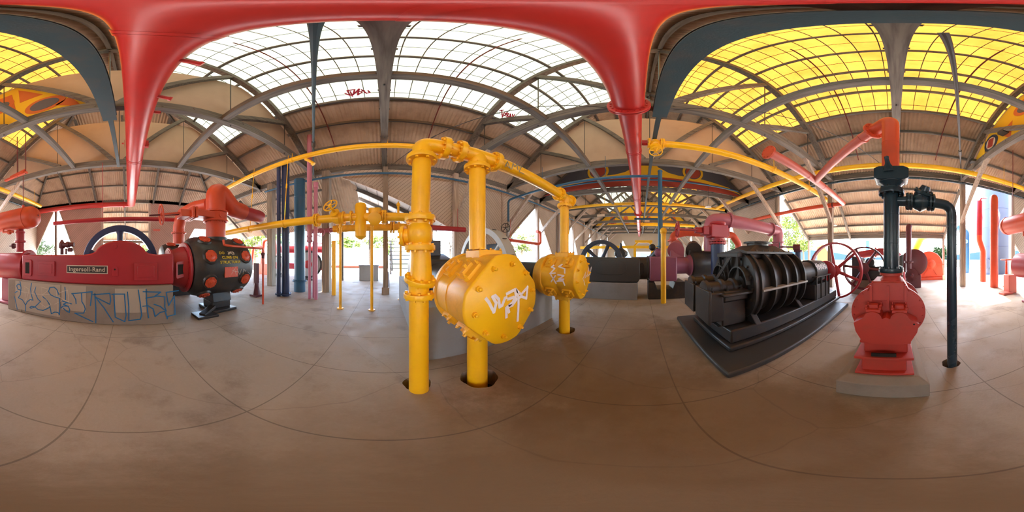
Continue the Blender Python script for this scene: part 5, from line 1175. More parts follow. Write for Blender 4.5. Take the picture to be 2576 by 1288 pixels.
handwheel(gb, (ox, oy-1.72, 2.87), (0, 1, .1), .29, M_ORA, 5, .022)
MB().lathe((ox+.34, oy, 2.95), (1, 0, 0), [(0, .09), (.04, .09)], 20).part('side_boss', M_ORA, gb)
MB().tube(rounded([(ox, oy, 3.12), (ox, oy, 4.0), (ox-.15, oy+.75, 3.4), (ox-.25, oy+1.3, 3.38)], .42, 7), .315, 32).part('mitred_elbow', M_ORA, mo)
MB().lathe((ox-.2, oy+1.1, 3.36), (-.06, 1, .0), [(0, .26), (1.1, .255), (1.25, .22), (1.33, .1)], 32).part('end_run', M_CRIM, mo, label='crimson end run with a domed cap')
MB().tube(rounded([(ox-.5, oy, 3.5), (-5.4, 2.35, 3.5), (-6.5, 2.2, 3.5), (-6.75, 2.15, 2.95), (-6.75, 2.15, 2.225)], .45, 8), .25, 28).part('rear_branch', M_ORA, mo)
flange(MB(), (-6.75, 2.15, 2.7), (0, 0, 1), .33, .05, 14, .02).part('flange', M_ORA, mo)
rc = thing('rear_cylinder', 'second black cylinder with an orange cover behind the crosshead of the crimson compressor', 'cylinder', (-6.8, 2.3, 0))
MB().lathe((-6.8, 1.35, 1.55), (0, 1, 0), [(0, .5), (.05, .6), (.2, .66), (1.6, .66), (1.7, .5)], 36).part('barrel', M_BLK, rc)
MB().prism([(p[0]*1.2, p[1]*1.2) for p in octg], (-6.55, 1.75, 2.16), (0, 1, 0), (1, 0, -.35), (.02, 0, .05)).part('valve_cover', M_ORA, rc)
MB().box(-7.1, -6.5, 1.8, 2.6, 0, .95).part('stand', M_BLK, rc, bev=.02)
bo = run('bleed_pipe', 'slim orange pipe leaving the black cylinder and dropping to the floor', [(-3.72, 2.45, 2.14), (-3.68, 2.45, 2.0), (-3.68, 2.7, 1.98), (-3.79, 4.11, 1.95), (-3.79, 4.11, .0)], .034, M_ORA, .05)
MB().lathe((-3.79, 4.11, 1.62), (0, 0, 1), [(0, .05), (.1, .055), (.12, .075), (.18, .075), (.2, .04)], 14).part('union', M_MAR, bo)
MB().box(-5.0, -4.6, 4.6, 5.0, 0, .08).box(-4.88, -4.72, 4.72, 4.88, .08, 1.4).lathe((-4.8, 4.8, .08), (0, 0, 1), [(0, .2), (.2, .14), (.5, .09)], 16).solo('lever_stand', M_MAR, 'maroon cast stand behind the slim orange pipe', 'stand')

# ================================================================== the row beyond: grey frame, purple cylinder
MB().box(6.12, 7.5, .12, 3.1, 0, .66).solo('machine_plinth', M_GCONC, 'chipped grey plinth under the dark grey engine frame beyond the second yellow cylinder', 'plinth', bev=.015)
en = thing('engine', 'dark grey engine frame with an oblong panel and a purple cylinder block', 'engine', (6.9, .5, .66))
pr = [(3.0, .665), (.1, .665), (.0, .85), (.0, 1.55), (.1, 1.62), (2.2, 1.66), (3.0, 1.62)]
MB().prism(pr, (6.22, 0, 0), (0, 1, 0), (0, 0, 1), (.9, 0, 0)).part('frame', M_DGREY, en, bev=.05)
MB().prism([(.35+.28*cos(a), .28*sin(a)) for a in (pi/2-pi*k/10 for k in range(11))][::-1]+[(-.35-.28*cos(a), .28*sin(a)) for a in (pi/2-pi*k/10 for k in range(11))], (6.2, 1.15, 1.25), (0, 1, 0), (0, 0, 1), (.03, 0, 0)).part('oblong_panel', M_DGREY, en, bev=.015)
MB().lathe((6.7, .05, 1.2), (0, -1, 0), [(-.7, .36), (-.3, .44), (-.2, .46), (.3, .46), (.33, .5), (.38, .5)], 36).part('crosshead_guide', M_BLK, en)
MB().prism([(.1*cos(a), .18*sin(a)+(.06 if sin(a) > 0 else -.06)) for a in (2*pi*k/20 for k in range(20))], (6.235, -.05, 1.2), (0, 1, 0), (0, 0, 1), (.03, 0, 0)).part('guide_opening_shade', M_SOIL_SHADE, en)  # dark oval paints the shade within the guide opening
pb = MB().box(6.15, 7.3, -1.42, -.35, .72, 1.68).part('purple_block', M_PURP, en, bev=.06, label='purple painted cylinder block')
for y, z_ in ((-.5, 1.5), (-1.27, 1.5), (-.5, .9), (-1.27, .9)): MB().ring((6.15, y, z_), (1, 0, 0), .09, .105, .02, 24).part('round_rib', M_PURP, pb)
MB().prism([(-1.75, 0), (-.3, 0), (-.3, .68), (-.55, .68), (-.65, .4), (-1.25, .4), (-1.35, .68), (-1.75, .68)], (6.2, 0, 0), (0, 1, 0), (0, 0, 1), (1.0, 0, 0)).part('block_stand', M_BLK, en, bev=.02)
MB().lathe((6.75, -1.4, 1.3), (0, -1, 0), [(0, .4), (.1, .36), (.55, .36), (.65, .45), (.72, .45)], 32).part('purple_guide', M_PURP, en)
MB().lathe((6.9, -2.1, 1.35), (0, -1, 0), [(0, .5), (.1, .6), (1.2, .6), (1.3, .5)], 32).part('black_cylinder', M_BLK, en)
for y, c_ in ((-1.55, M_MAUVE), (-2.35, M_DGREY)):
    b_ = MB().lathe((6.95, y, 2.0), (-.85, .25, -.25), [(-.5, .3), (.18, .3), (.2, .36), (.26, .36), (.27, .3), (.31, .05)], 28).part('angled_head', c_, en)
    MB().box(6.7, 7.3, y-.3, y+.3, 1.55, 1.95).part('head_base', c_, b_, bev=.04)
MB().lathe((6.42, -.72, 1.69), (0, 0, 1), [(0, .1), (.08, .16), (.2, .17), (.28, .1), (.3, .12)], 20).part('ball_joint', M_PURP, en)
MB().cyl((8.0, -.55, 1.55), (7.7, -.9, 1.95), .2, n=20).ball((7.5, -.55, 2.1), .16).part('dark_motor', M_BLK, en)
fw = thing('flywheel', 'slate blue flywheel rising behind the dark grey engine frame', 'flywheel', (7.9, 1.75, 0))
cW = Vector((7.9, 1.95, 1.4))
MB().ring(cW, (1, 0, 0), .9, 1.1, .22, 64).part('rim', M_SLATE, fw, bev=.02)
for i in range(5):
    a = -pi/6+2*pi*i/5; e = Vector((0, cos(a), sin(a))); MB().tube([cW+e*.1, cW+e*.5, cW+e*.93], [.11, .08, .1], 12).part('spoke', M_SLATE, fw)
MB().lathe(cW-Vector((.18, 0, 0)), (1, 0, 0), [(0, .16), (.05, .2), (.31, .2), (.36, .16)], 24).part('hub', M_SLATE, fw)
MB().box(8.15, 9.2, .8, 3.0, 0, 1.0).box(8.14, 8.5, 1.6, 2.3, 1.0, 1.6).solo('bearing_block', M_DGREY, 'dark grey bearing block behind the slate blue flywheel', 'machine base', bev=.02)

# ---- pipes behind the blower
mv = thing('mauve_pipe', 'big mauve pipe arching behind the blower with a red gate valve at its end', 'pipework', (6.0, -3.1, 0))
MB().tube(rounded([(6.3, -2.9, 1.9), (6.3, -2.9, H+1.55), (6.0, -3.4, H+1.55), (6.0, -6.3, H+1.42), (6.0, -6.75, H+1.4), (6.0, -6.75, 0)], .45, 8), .29, 32).part('arch', M_MAUVE, mv)
for c, ax in (((6.0, -3.6, H+1.55), (0, 1, 0)), ((6.0, -6.15, H+1.42), (0, 1, 0)), ((6.0, -6.75, H+.75), (0, 0, 1)), ((6.0, -6.75, H+.5), (0, 0, 1))): flange(MB(), c, ax, .37, .06, 18, .02).part('flange', M_MAUVE, mv)
gt = thing('gate_valve', 'red gate valve with a handwheel on a navy pipe behind the blower', 'valve', (5.3, -2.65, 0))
vx, vy = 5.3, -2.72
rv = MB().cyl((vx, vy, 0), (vx, vy, H+.42), .25, n=32)
for k in range(14): rv.lathe((vx-.06-.0*k, vy-.245, .4+k*.12), (-.2, -1, 0), [(0, .014), (.012, .012)], 6)
rv.part('navy_pipe', M_NAVY, gt, label='navy riveted pipe below the valve')
for z_ in (H+.46, H+.54): flange(MB(), (vx, vy, z_), (0, 0, 1), .33, .05, 16, .02).part('flange', M_CRIM, gt)
MB().box(vx-.26, vx+.26, vy-.3, vy+.36, H+.66, H+1.12).box(vx-.2, vx+.2, vy-.4, vy+.4, H+.72, H+1.04).cyl((vx, vy, H+.55), (vx, vy, H+.68), .24, n=28).lathe((vx, vy, H+1.12), (0, 0, 1), [(0, .25), (.06, .3), (.12, .3)], 28).part('body', M_CRIM, gt, bev=.02)
MB().box(vx-.18, vx+.18, vy+.4, vy+.62, H+.74, H+1.04).prism([(-.12, -.1), (.12, -.1), (.06, .1), (-.06, .1)], (vx, vy+.62, H+.9), (1, 0, 0), (0, 0, 1), (0, .25, 0)).part('bonnet', M_CRIM, gt, bev=.02)
for s in (-1, 1): MB().beam((vx+s*.09, vy+.8, H+.9), (vx+s*.05, vy+1.45, H+.9), .05, .05).part('yoke_arm', M_CRIM, gt)
handwheel(gt, (vx, vy+1.5, H+.9), (0, 1, 0), .26, M_CRIM, 6, .024)
MB().cyl((vx, vy+.6, H+.9), (vx, vy+1.56, H+.9), .025, n=10).part('stem', M_CRIM, gt)
run('orange_pipe', 'orange red flanged pipe elbow behind the purple cylinder', [(7.85, -1.6, 1.0), (7.85, -1.6, H+1.05), (7.85, -2.25, H+1.2), (7.85, -4.95, H+1.2), (7.85, -5.4, H+.7), (7.85, -5.4, 0)], .2, M_ORA, .35, fl=(((7.85, -1.6, H+.75), (0, 0, 1), .29), ((7.85, -1.6, H+.25), (0, 0, 1), .27)))
sv = thing('stop_valve', 'maroon stop valve with a black handwheel on a navy post behind the blower', 'valve', (4.1, -5.95, 0))
MB().cyl((4.1, -5.95, 0), (4.1, -5.95, H+.2), .13, n=24).part('post_pipe', M_NAVY, sv)
flange(MB(), (4.1, -5.95, H+.22), (0, 0, 1), .2, .06, 10, .02).part('flange', M_MAR, sv)
MB().prism([(-.24, -.1), (.2, -.1), (.24, 0), (.24, .16), (-.16, .16), (-.24, .08)], (4.1, -6.1, H+.36), (.6, -.8, 0), (0, 0, 1), (.25, .2, 0)).part('body', M_MAR, sv, bev=.02)
MB().cyl((4.25, -5.9, H+.4), (4.75, -5.45, H+.4), .035, n=12).part('stem', M_MAR, sv)
handwheel(sv, (4.75, -5.45, H+.4), (.75, .66, 0), .2, M_BLK, 5, .02)
MB().tube([(5.7, -5.8, H+.53), (6.0, -6.5, H+.53)], .09, 12).prism([(-.5, -.08), (.5, -.08), (.5, .08), (-.5, .08)], (5.8, -6.4, H+.52), (.8, -.6, 0), (0, 0, 1), (.2, .2, 0)).part('slide_valve', M_MAUVE, mv)

# ---- behind the belt wheels
MB().box(.15, 2.0, -8.0, -6.98, 0, .62).box(-.3, .16, -8.0, -6.98, 0, .62).solo('engine_plinth', M_CONC, 'concrete plinth behind the two red belt wheels', 'plinth', bev=.015)
dk = thing('dark_engine', 'black saddle-shaped engine frame on the plinth behind the red belt wheels', 'engine', (.8, -7.5, .63))
MB().prism([(2.0, .625), (-.3, .625), (-.3, 1.78), (0, 1.62), (.3, 1.3), (.9, 1.22), (1.4, 1.3), (1.6, 1.62), (2.0, 1.7)], (0, -7.9, 0), (1, 0, 0), (0, 0, 1), (0, .8, 0)).part('frame', M_BLK, dk, bev=.04)
MB().cyl((1.15, -7.85, 1.42), (1.15, -6.97, 1.42), .2, n=20).part('bearing', M_BLK, dk)
MB().cyl((1.3, -6.95, 1.18), (1.3, -7.15, 1.18), .09, n=14).part('shaft_end', M_MAR, dk)
run('red_elbow', 'crimson elbow pipe arching behind the black saddle frame', [(2.2, -9.4, 1.75), (.9, -9.4, 1.95), (-.05, -9.4, 1.85), (-.3, -9.4, 1.2), (-.3, -9.4, 0)], .22, M_CRIM, .6, fl=(((1.2, -9.4, 1.9), (1, 0, 0), .3),))
mp_ = thing('maroon_pump', 'maroon flanged pump beside the dark teal riser', 'pump', (-.75, -8.6, 0))
MB().lathe((-.95, -9.1, 1.35), (0, 1, 0), [(0, .6), (.06, .72), (.5, .72), (.56, .6)], 32).part('drum', M_MAR, mp_)
MB().box(-1.3, -.5, -9.1, -8.5, 0, .7).part('stand', M_MAR, mp_, bev=.03)
MB().lathe((-.75, -7.9, .75), (0, -1, 0), [(-.2, .05), (0, .1), (.05, .32), (.15, .32), (.16, .26), (.6, .26)], 24).bolts((-.75, -7.9, .75), (0, 1, 0), .27, 10, .03, .04).part('valve_chest', M_MAR, mp_)
MB().tube([(-.62, -8.2, .9), (-.62, -8.2, H+1.45), (-.66, -8.25, H+1.55)], .15, 20).part('riser', M_MAR, mp_)
flange(MB(), (-.62, -8.2, H-.3), (0, 0, 1), .24, .06, 10, .025).part('flange', M_MAR, mp_)
mt = thing('motor', 'orange red arched motor housing with a hub on the sunny edge of the floor', 'motor', (-2.3, -11.6, 0))
MB().prism([(-1.05, .2), (1.05, .2), (.98, 1.1)]+[(.98*cos(a), 1.08+.95*sin(a)) for a in (pi*k/20 for k in range(1, 20))]+[(-.98, 1.1)], (-2.3, -11.9, 0), (1, 0, 0), (0, 0, 1), (0, .7, 0)).part('housing', M_ORA, mt, bev=.05)
MB().box(-3.45, -1.15, -12.0, -11.1, 0, .2).part('bed', M_ORA, mt, bev=.02)
hb_ = MB().lathe((-2.4, -11.2, 1.12), (0, 1, 0), [(0, .42), (.05, .42), (.06, .34), (.12, .3), (.16, .18), (.3, .16), (.32, .1)], 28).part('hub', M_ORA, mt)
for a in (-pi/2-.5, -pi/2+.5, 0, pi): MB().beam(Vector((-2.4, -11.17, 1.12))+Vector((.3*cos(a), 0, .3*sin(a))), Vector((-2.4, -11.17, 1.12))+Vector((.95*cos(a), 0, .85*sin(a))), .07, .07).part('arm', M_ORA, mt)
MB().box(-3.4, -3.2, -11.05, -10.95, 0, .32).solo('notice_card', M_CREAM, 'small pale notice card leaning at the foot of the orange motor', 'card')
run('yellow_duct', 'ochre yellow duct bending over beside the maroon pump', [(-1.45, -12.9, -.06), (-1.5, -12.9, 2.2), (-1.95, -12.9, 3.2), (-2.55, -12.9, 3.4)], .3, M_YELD, .8)

# ================================================================== sunny side: tank and standing pipes
bt = thing('storage_tank', 'tall blue grey riveted steel tank standing outside past the red standing pipes', 'tank', (-9.6, -13.4, 0))
MB().cyl((-9.6, -13.4, -.1), (-9.6, -13.4, 9), 1.75, n=64).part('shell', paint('tank blue grey', (62, 74, 94), .4, .5, .8, (70, 74, 82), .03), bt)
for z_ in (.1, 2.6, 4.4, 6.2): MB().torus((-9.6, -13.4, z_), (0, 0, 1), 1.755, .02, 64, 6).part('seam_ring', M_NAVY, bt)
MB().lathe((-8.05, -12.75, 1.0), (.9, .45, 0), [(0, .4), (.25, .4), (.26, .48), (.32, .48)], 28).part('manhole', M_SLATE, bt)
rp = thing('standing_pipe', 'thick orange red standing pipe hooked over at the top before the blue grey tank', 'pipe', (-4.98, -7.29, 0))
MB().tube(rounded([(-4.98, -7.29, 0), (-4.98, -7.29, H+3.35), (-5.55, -8.2, H+3.45)], .42, 9), .225, 32).torus((-4.98, -7.29, 2.2), (0, 0, 1), .226, .006, 32, 6).part('pipe', M_ORA, rp)
MB().tube(rounded([(-5.1, -7.5, H+2.95), (-6.6, -9.2, H+2.9), (-8.5, -11.9, H+2.9)], .2, 5), .16, 20).part('tank_branch', M_MAR, rp)
rp = thing('standing_pipe', 'crimson standing pipe with a sideways jog behind the thick orange one', 'pipe', (-5.48, -9.31, 0))
MB().tube(rounded([(-5.48, -9.31, 0), (-5.48, -9.31, 2.05), (-5.2, -9.3, 2.75), (-5.2, -9.3, H+3.7)], .25, 6), .21, 28).part('pipe', M_ORA, rp)
MB().cyl((-5.2, -9.3, H+1.35), (-5.2, -9.3, H+3.72), .218, n=28).part('upper_pipe', M_CRIM, rp)
handwheel(rp, (-5.4, -9.2, H+4.0), (.2, .5, 1), .26, M_CRIM, 5, .03)
MB().cyl((-5.2, -9.3, H+3.7), (-5.35, -9.25, H+4.0), .05, n=12).part('stem', M_CRIM, rp)
gp_ = thing('vent_pipe', 'blue grey outdoor standpipe with a capped side stub, seen past the sunlit post', 'pipe', (-7.1, -15.5, -.1))
MB().tube(rounded([(-7.1, -15.5, -.06), (-7.1, -15.5, H+2.5), (-6.2, -15.9, H+3.0)], .5, 6), .36, 24).part('pipe', M_TEAL, gp_)
MB().lathe((-6.9, -15.3, H+1.5), (.7, .5, 0), [(0, .3), (.45, .3), (.46, .36), (.52, .36)], 24).part('side_stub', M_TEAL, gp_)
vsd = thing('valve_stand', 'orange red valve pedestal with a flat handwheel before the pale boxed post', 'stand', (-5.6, -7.0, 0))
MB().lathe((-5.6, -7.0, 0), (0, 0, 1), [(0, .2), (.06, .2), (.1, .14), (.6, .09), (.62, .15), (.68, .15), (.7, .08), (1.3, .055), (1.4, .07)], 20).part('column', M_ORA, vsd)
handwheel(vsd, (-5.6, -7.0, 1.5), (0, 0, 1), .3, M_ORA, 5, .03)
MB().cyl((-5.6, -7.0, 1.38), (-5.6, -7.0, 1.52), .03, n=10).part('stem', M_ORA, vsd)
MB().box(-5.0, -4.55, -5.9, -5.5, 0, .85).box(-4.7, -4.2, -5.8, -5.4, 0, .1).solo('saddle_block', M_SALM, 'pale salmon saddle block beyond the end of the pinkish cylinder', 'block', bev=.02)

# ================================================================== down the hall
gn = thing('gantry', 'yellow lifting gantry with a long crossbeam far down the hall', 'gantry', (13, 0, 0))
for y in (.44, -.95): MB().box(12.9, 13.1, y-.1, y+.1, 0, 2.45).part('post', M_YEL, gn)
MB().box(12.92, 13.08, -2.4, 5.0, 2.3, 2.52).part('crossbeam', M_YEL, gn)
MB().box(12.9, 13.1, -.95, .44, 2.75, 2.95).part('top_beam', M_YEL, gn)
for a, b in (((13, .6, 2.4), (13, .1, 2.9)), ((13, -1.1, 2.4), (13, -.6, 2.9))): MB().beam(a, b, .12, .12).part('corner_brace', M_YEL, gn)
MB().box(12.9, 13.1, 4.2, 4.4, 0, 2.4).part('post', M_YEL, gn)
dvv = thing('check_valve', 'dark round valve on a stand between the flywheel and the gantry', 'valve', (10, 1.2, 0))
MB().lathe((10, 1.2, 0), (0, 0, 1), [(0, .3), (.2, .3), (.9, .1), (1.35, .1), (1.5, .2), (1.55, .1), (1.6, .24), (1.75, .42), (1.95, .42), (2.1, .24), (2.2, .1), (2.5, .06)], 24).part('body', M_DGREY, dvv)
flange(MB(), (10, 1.2, 1.85), (1, 0, 0), .3, .9, 10, .03).part('side_flange', M_DGREY, dvv)
for k, (x, y, wd, lg_, hh, mt_, lab) in enumerate(((11.5, -4.6, .9, 1.4, 1.9, M_CRIM, 'boxy red machine beyond the purple guide'), (17, .6, 1.2, 2.6, 1.3, M_DGREY, 'low dark machine with a long bed beyond the gantry'),
                                                 (19, -1.5, 1.2, 1.8, 1.7, M_CRIM, 'crimson machine beside the gantry post far back'), (24, 2.4, 1.4, 3, 1.5, M_BLK, 'black machine near the cream end wall'), (16, -4.5, 1.4, 2.2, 1.5, M_SLATE, 'slate machine by the yellow-glazed side far back'))):
    t = thing('far_machine', lab, 'machine', (x, y, 0), 'machines far down the hall')
    MB().box(x-wd/2, x+wd/2, y-lg_/2, y+lg_/2, 0, hh*.45).part('bed', M_GCONC if k % 2 else mt_, t, bev=.03)
    MB().lathe((x, y-lg_*.42, hh*.68), (0, 1, 0), [(0, hh*.2), (.08, hh*.26), (lg_*.5, hh*.26), (lg_*.52, hh*.34), (lg_*.6, hh*.34), (lg_*.62, hh*.2), (lg_*.84, hh*.2)], 24).part('cylinder', mt_, t)
    MB().cyl((x, y+.2, hh*.8), (x, y+.2, hh*1.25), .12, n=14).part('neck', mt_, t)
# pendant lamps and junction box
M_LAMP = paint('white enamel shade', (226, 222, 210), .4, .1, 2, (200, 196, 186), 0)
for x, y, z_, top, lab in ((3.9, -9.6, H+1.95, 4.4, 'white shaded lamp hanging under the shed roof by the elbow of the salmon pipe'), (9.5, -4.2, H+3.2, 6.6, 'white shaded lamp hanging beyond the slate panel'), (-14.3, .6, H+2.2, 5.0, 'white shaded lamp seen through the end doorway')):
    t = thing('pendant_lamp', lab, 'lamp', (x, y, z_), 'white pendant lamps')
    MB().lathe((x, y, z_), (0, 0, 1), [(0, .21), (.02, .21), (.06, .16), (.1, .06), (.16, .05), (.2, .02)], 28, False).part('shade', M_LAMP, t)
    MB().cyl((x, y, z_+.18), (x, y, top), .012, n=8).part('stem', M_DGREY, t)
for y, z_, lab in ((-4.55, H+5.35, 'small grey lamp box on the painted panel beside the navy target'), (-6.9, H+5.0, 'small grey lamp box low on the painted panel corner')):
    MB().box(-3.614, -3.36, y-.17, y+.17, z_, z_+.16).solo('panel_light', M_DGREY, lab, 'light box', 'light boxes on the painted panel', bev=.01)
# ================================================================== beyond the open sides
def tree(name, x, y, hgt, cr_, lab, col, n=1700):
    sk_ = max(1, hypot(x, y)/21)
    t = thing(name, lab, 'tree', (x, y, -.05), 'trees outside')
    r = random.Random(int(x*13+y*7)); tk = MB()
    tk.tube([(x, y, -.05), (x+.1, y, hgt*.35), (x-.05, y+.1, hgt*.7)], [.2, .15, .06], 10)
    br = []
    for k in range(7):
        a = r.uniform(0, 6.28); z0 = hgt*r.uniform(.3, .6); e = Vector((x+cos(a)*cr_*.6, y+sin(a)*cr_*.6, z0+hgt*.22)); tk.tube([(x, y, z0), e], [.07, .025], 7); br.append(e)
    tk.part('trunk', paint('bark', (112, 96, 78), .9, .5, 6, (80, 66, 54), .2), t)
    f = MB()
    cl = [Vector((x+r.gauss(0, cr_*.42), y+r.gauss(0, cr_*.42), hgt*r.uniform(.38, 1.0))) for _ in range(26)]
    for _ in range(n):
        c = r.choice(cl)+Vector((r.gauss(0, .38), r.gauss(0, .38), r.gauss(0, .3))); s = r.uniform(.1, .2)*sk_
        u = Vector((r.uniform(-1, 1), r.uniform(-1, 1), r.uniform(-1, 1))).normalized(); v = u.orthogonal().normalized()
        f.add([c-u*s, c+v*s*.55, c+u*s, c-v*s*.55], [(0, 1, 2, 3)])
    f.part('foliage', col, t, kind='stuff')
L1 = paint('spring leaves', (92, 108, 30), .7, .3, 1, (64, 84, 26), 0); L2 = paint('dark leaves', (48, 70, 28), .7, .3, 1, (36, 56, 22), 0)
for k, (px, d, hh, cr_, col, lab) in enumerate(((1985, 24, 7.5, 2.2, L1, 'thin yellow green tree in the gap beside the mauve pipe elbow'), (2022, 30, 8, 2.2, L1, 'taller thin tree just outside the shed corner post'), (1928, 36, 7.5, 2.2, L1, 'pale tree showing under the slanted boards behind the mauve arch'),
        (1855, 26, 5, 2.2, L2, 'dark leafed tree low behind the big mauve pipe'), (1775, 30, 6, 2.6, L1, 'pale tree showing behind the orange flanged elbow'), (1312, 27, 6.8, 3.2, L1, 'leafy tree framed by the slanted wall opening'), (1258, 36, 6, 2.6, L2, 'darker tree low in the slanted wall opening'),
        (640, 20, 5.2, 2.8, L1, 'leafy tree outside behind the domed orange pipe end'), (705, 34, 6.5, 2.8, L2, 'dark tree outside behind the grey post and navy column'), (955, 34, 5.4, 3.2, L1, 'bright tree behind the white roofed building'), (870, 40, 5.6, 3.4, L1, 'bright tree over the far end of the white roof'), (100, 27, 4.2, 2.4, L2, 'dark green tree in the tall slanted opening'), (345, 34, 4.2, 3.4, L1, 'bright bush like tree beyond the end doorway'), (275, 44, 4.4, 2.6, L1, 'bright tree beyond the doorway, beside the wheel spoke'),
        (2368, 38, 3.6, 1.8, L2, 'round dark tree on the lawn beyond the slim shed post'))):
    p = P(px, d); tree('leafy_tree', p.x, p.y, hh, cr_, lab, col)
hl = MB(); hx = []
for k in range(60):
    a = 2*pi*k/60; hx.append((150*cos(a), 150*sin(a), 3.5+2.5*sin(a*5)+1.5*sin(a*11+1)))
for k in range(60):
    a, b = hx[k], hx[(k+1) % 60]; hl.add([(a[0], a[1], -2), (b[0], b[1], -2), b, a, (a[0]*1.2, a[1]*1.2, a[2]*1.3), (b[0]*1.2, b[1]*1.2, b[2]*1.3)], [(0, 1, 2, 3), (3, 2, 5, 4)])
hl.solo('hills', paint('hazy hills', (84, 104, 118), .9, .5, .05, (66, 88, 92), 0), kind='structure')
bd = thing('shelter_building', 'low building with a bright white roof and brick wall beyond the lean-to', 'building', (-4.6, 24, 0))
MB().prism([(22.6, .35), (28, 2.9), (28, 3.05), (22.6, .5)], (-9.5, 0, 0), (0, 1, 0), (0, 0, 1), (9.8, 0, 0)).part('roof', M_LAMP, bd)
MB().box(-9.0, -.1, 23.2, 27.5, -.06, .62).part('wall', paint('brick', (104, 58, 46), .8, .4, 3, (120, 70, 58), .1), bd)
# old traction engines on the far side of the columns
for k, (x, y, r, lab) in enumerate(((-5.15, 10.2, .98, 'big white disc wheel with a black rim between teal column and brown post'), (-8.1, 10.6, .8, 'white disc wheel with a black rim glimpsed beside the navy column'))):
    t = thing('disc_wheel', lab, 'wheel', (x, y, 0), 'white wheels of the red pumps'); c = Vector((x, y, r+.14)); ax = (-.38, .92, 0)
    MB().ring(c, ax, r*.86, r, .25, 48).part('rim', M_BLK, t)
    MB().ring(c, ax, .25, r*.87, .06, 48).part('disc', M_WHEEL, t)
    MB().lathe(c, ax, [(-.3, .18), (-.25, .28), (.2, .28)], 24).part('hub', M_CRIM, t)
    MB().box(x-.4, x+.4, y-.15, y+.5, 0, .15).part('chock', M_BLK, t)
rb = thing('red_engine', 'red boiler engine with bent red pipes behind the navy and teal columns', 'engine', (-6.5, 12.0, 0))
MB().lathe((-9.0, 11.6, 2.35), (1, .1, 0), [(0, .35), (.1, .42), (4.6, .42), (4.7, .35)], 32).part('boiler', M_CRIM, rb)
MB().box(-8.8, -4.3, 11.5, 12.3, .6, 1.1).part('frame', M_CRIM, rb, bev=.03)
for x in (-8.5, -4.6): MB().box(x-.15, x+.15, 11.7, 12.1, 0, .65).part('leg', M_CRIM, rb)
for x, h2 in ((-8.9, 3.2), (-10.3, 2.6)): MB().tube(rounded([(x, 11.2, 1.0), (x, 11.2, h2), (x-1.3, 11.2, h2), (x-1.6, 11.2, .8)], .45, 7), .16, 18).part('bent_pipe', M_ORA, rb)
MB().box(-11.0, -8.9, 11.0, 11.4, 0, 1.0).part('pipe_base', M_ORA, rb, bev=.03)
bx_ = thing('concrete_box', 'pale grey waist-high box behind the yellow strainer pipe', 'box', (-1.08, 11.3, 0))
MB().box(-1.72, -.42, 11.0, 11.5, 0, 1.0).part('body', M_GCONC, bx_, bev=.02); MB().box(-1.76, -.38, 10.96, 11.54, 1.0, 1.08).part('rim', M_GCONC, bx_, bev=.01)
# slatted bleachers beyond the boarded wall
bl_ = thing('bleachers', 'slatted timber bleachers with see-through gaps behind the boarded wall', 'bleachers', (6, 12, 0))
for k in range(8): MB().box(.4, 13, 12.4+k*.42, 12.65+k*.42, .7+k*.34, .76+k*.34).part('plank', T_DK, bl_)
for x in (.6, 3.6, 6.6, 9.6, 12.8):
    MB().beam((x, 12.4, .62), (x, 15.7, 3.25), .12, .2).part('stringer', T_DK, bl_); MB().box(x-.08, x+.08, 15.4, 15.6, -.06, 3.1).part('upright', T_DK, bl_); MB().beam((x, 12.6, .6), (x, 15.5, 1.2), .08, .1).part('brace', T_DK, bl_)
MB().prism([(8.2, -.06), (9.8, -.06), (9.8, .75), (9.4, .75)], (.15, 0, 0), (0, 1, 0), (0, 0, 1), (.12, 0, 0)).solo('ramp_side', M_GCONC, 'pale boarded ramp side just past the concrete footed post', 'ramp')
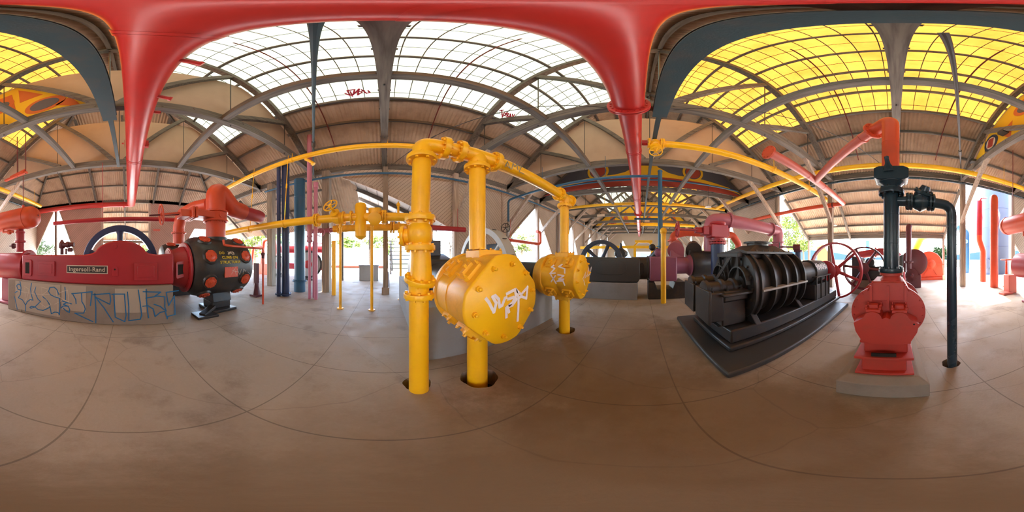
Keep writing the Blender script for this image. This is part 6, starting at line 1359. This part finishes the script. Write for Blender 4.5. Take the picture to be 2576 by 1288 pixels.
# roof of the cross passage behind the pale post
cp_ = thing('passage_roof', 'boarded ceiling of the cross passage behind the pale post', 'roof', (-.3, 8, 5))
M_CB = boards('passage boards', (176, 168, 158), (110, 100, 92), 'x', 0, .2)
MB().prism([(-1.7, 5.8), (3.0, 3.3), (3.0, 3.22), (-1.7, 5.72)], (0, 7.55, 0), (1, 0, 0), (0, 0, 1), (0, 7, 0)).part('boarded_slope', M_CB, cp_)
MB().prism([(-1.72, 5.8), (-5.4, 3.75), (-5.4, 3.67), (-1.72, 5.72)], (0, 11.3, 0), (1, 0, 0), (0, 0, 1), (0, 3.5, 0)).part('sheeted_slope', M_CORR, cp_)
for y in (8.6, 10.4, 12.4): MB().beam((-1.7, y, 5.6), (2.9, y, 3.15), .12, .2).part('rafter', T_DK, cp_)
for y in (8.6, 10.4): MB().box(-2.6, 2.0, y-.06, y+.06, 3.6, 3.75).part('tie', T_DK, cp_)
# bits of play equipment on the sunny lawn
p = P(2068, 17); MB().prism([(-.7, -.06), (.5, -.06), (.5, 2.6), (-.1, 2.9), (-.7, 2.0)], (p.x, p.y, 0), (.8, .6, 0), (0, 0, 1), (.2, -.25, 0)).solo('play_panel', F_ORA, 'orange and yellow play panel outside behind the tall belt wheel', 'panel')
p = P(2183, 18); MB().cyl((p.x, p.y, -.06), (p.x, p.y, 3.4), .22, n=20).solo('play_column', paint('bright blue', (52, 96, 160), .4, .1, 2, (50, 84, 140), 0), 'bright blue column outside behind the smaller belt wheel', 'column')
p = P(2323, 42); MB().cyl((p.x, p.y, -.06), (p.x, p.y, 4.2), 1.7, n=40).solo('white_tank', M_LAMP, 'white round tank far out beyond the orange motor', 'tank')

MB().box(XW+.0, XW+.04, 2.0, 2.56, H+2.02, H+2.2).solo('wall_sign', M_SALM, 'small pink sign plate on the end boards beside the doorway', 'sign')
for y, x, z_, lab in ((1.15, 13.88, H+4.43, 'cream sign plate on the second truss beyond the slate circle panel'), (4.3, 17.38, H+4.43, 'small cream sign plate on the truss behind the cream one'), (-.75, 20.88, H+4.43, 'tiny cream sign plate on a far truss beside the red pipe')):
    MB().box(x-.04, x+.015, y-.42, y+.42, z_, z_+.24).solo('truss_sign', M_CREAM, lab, 'sign')
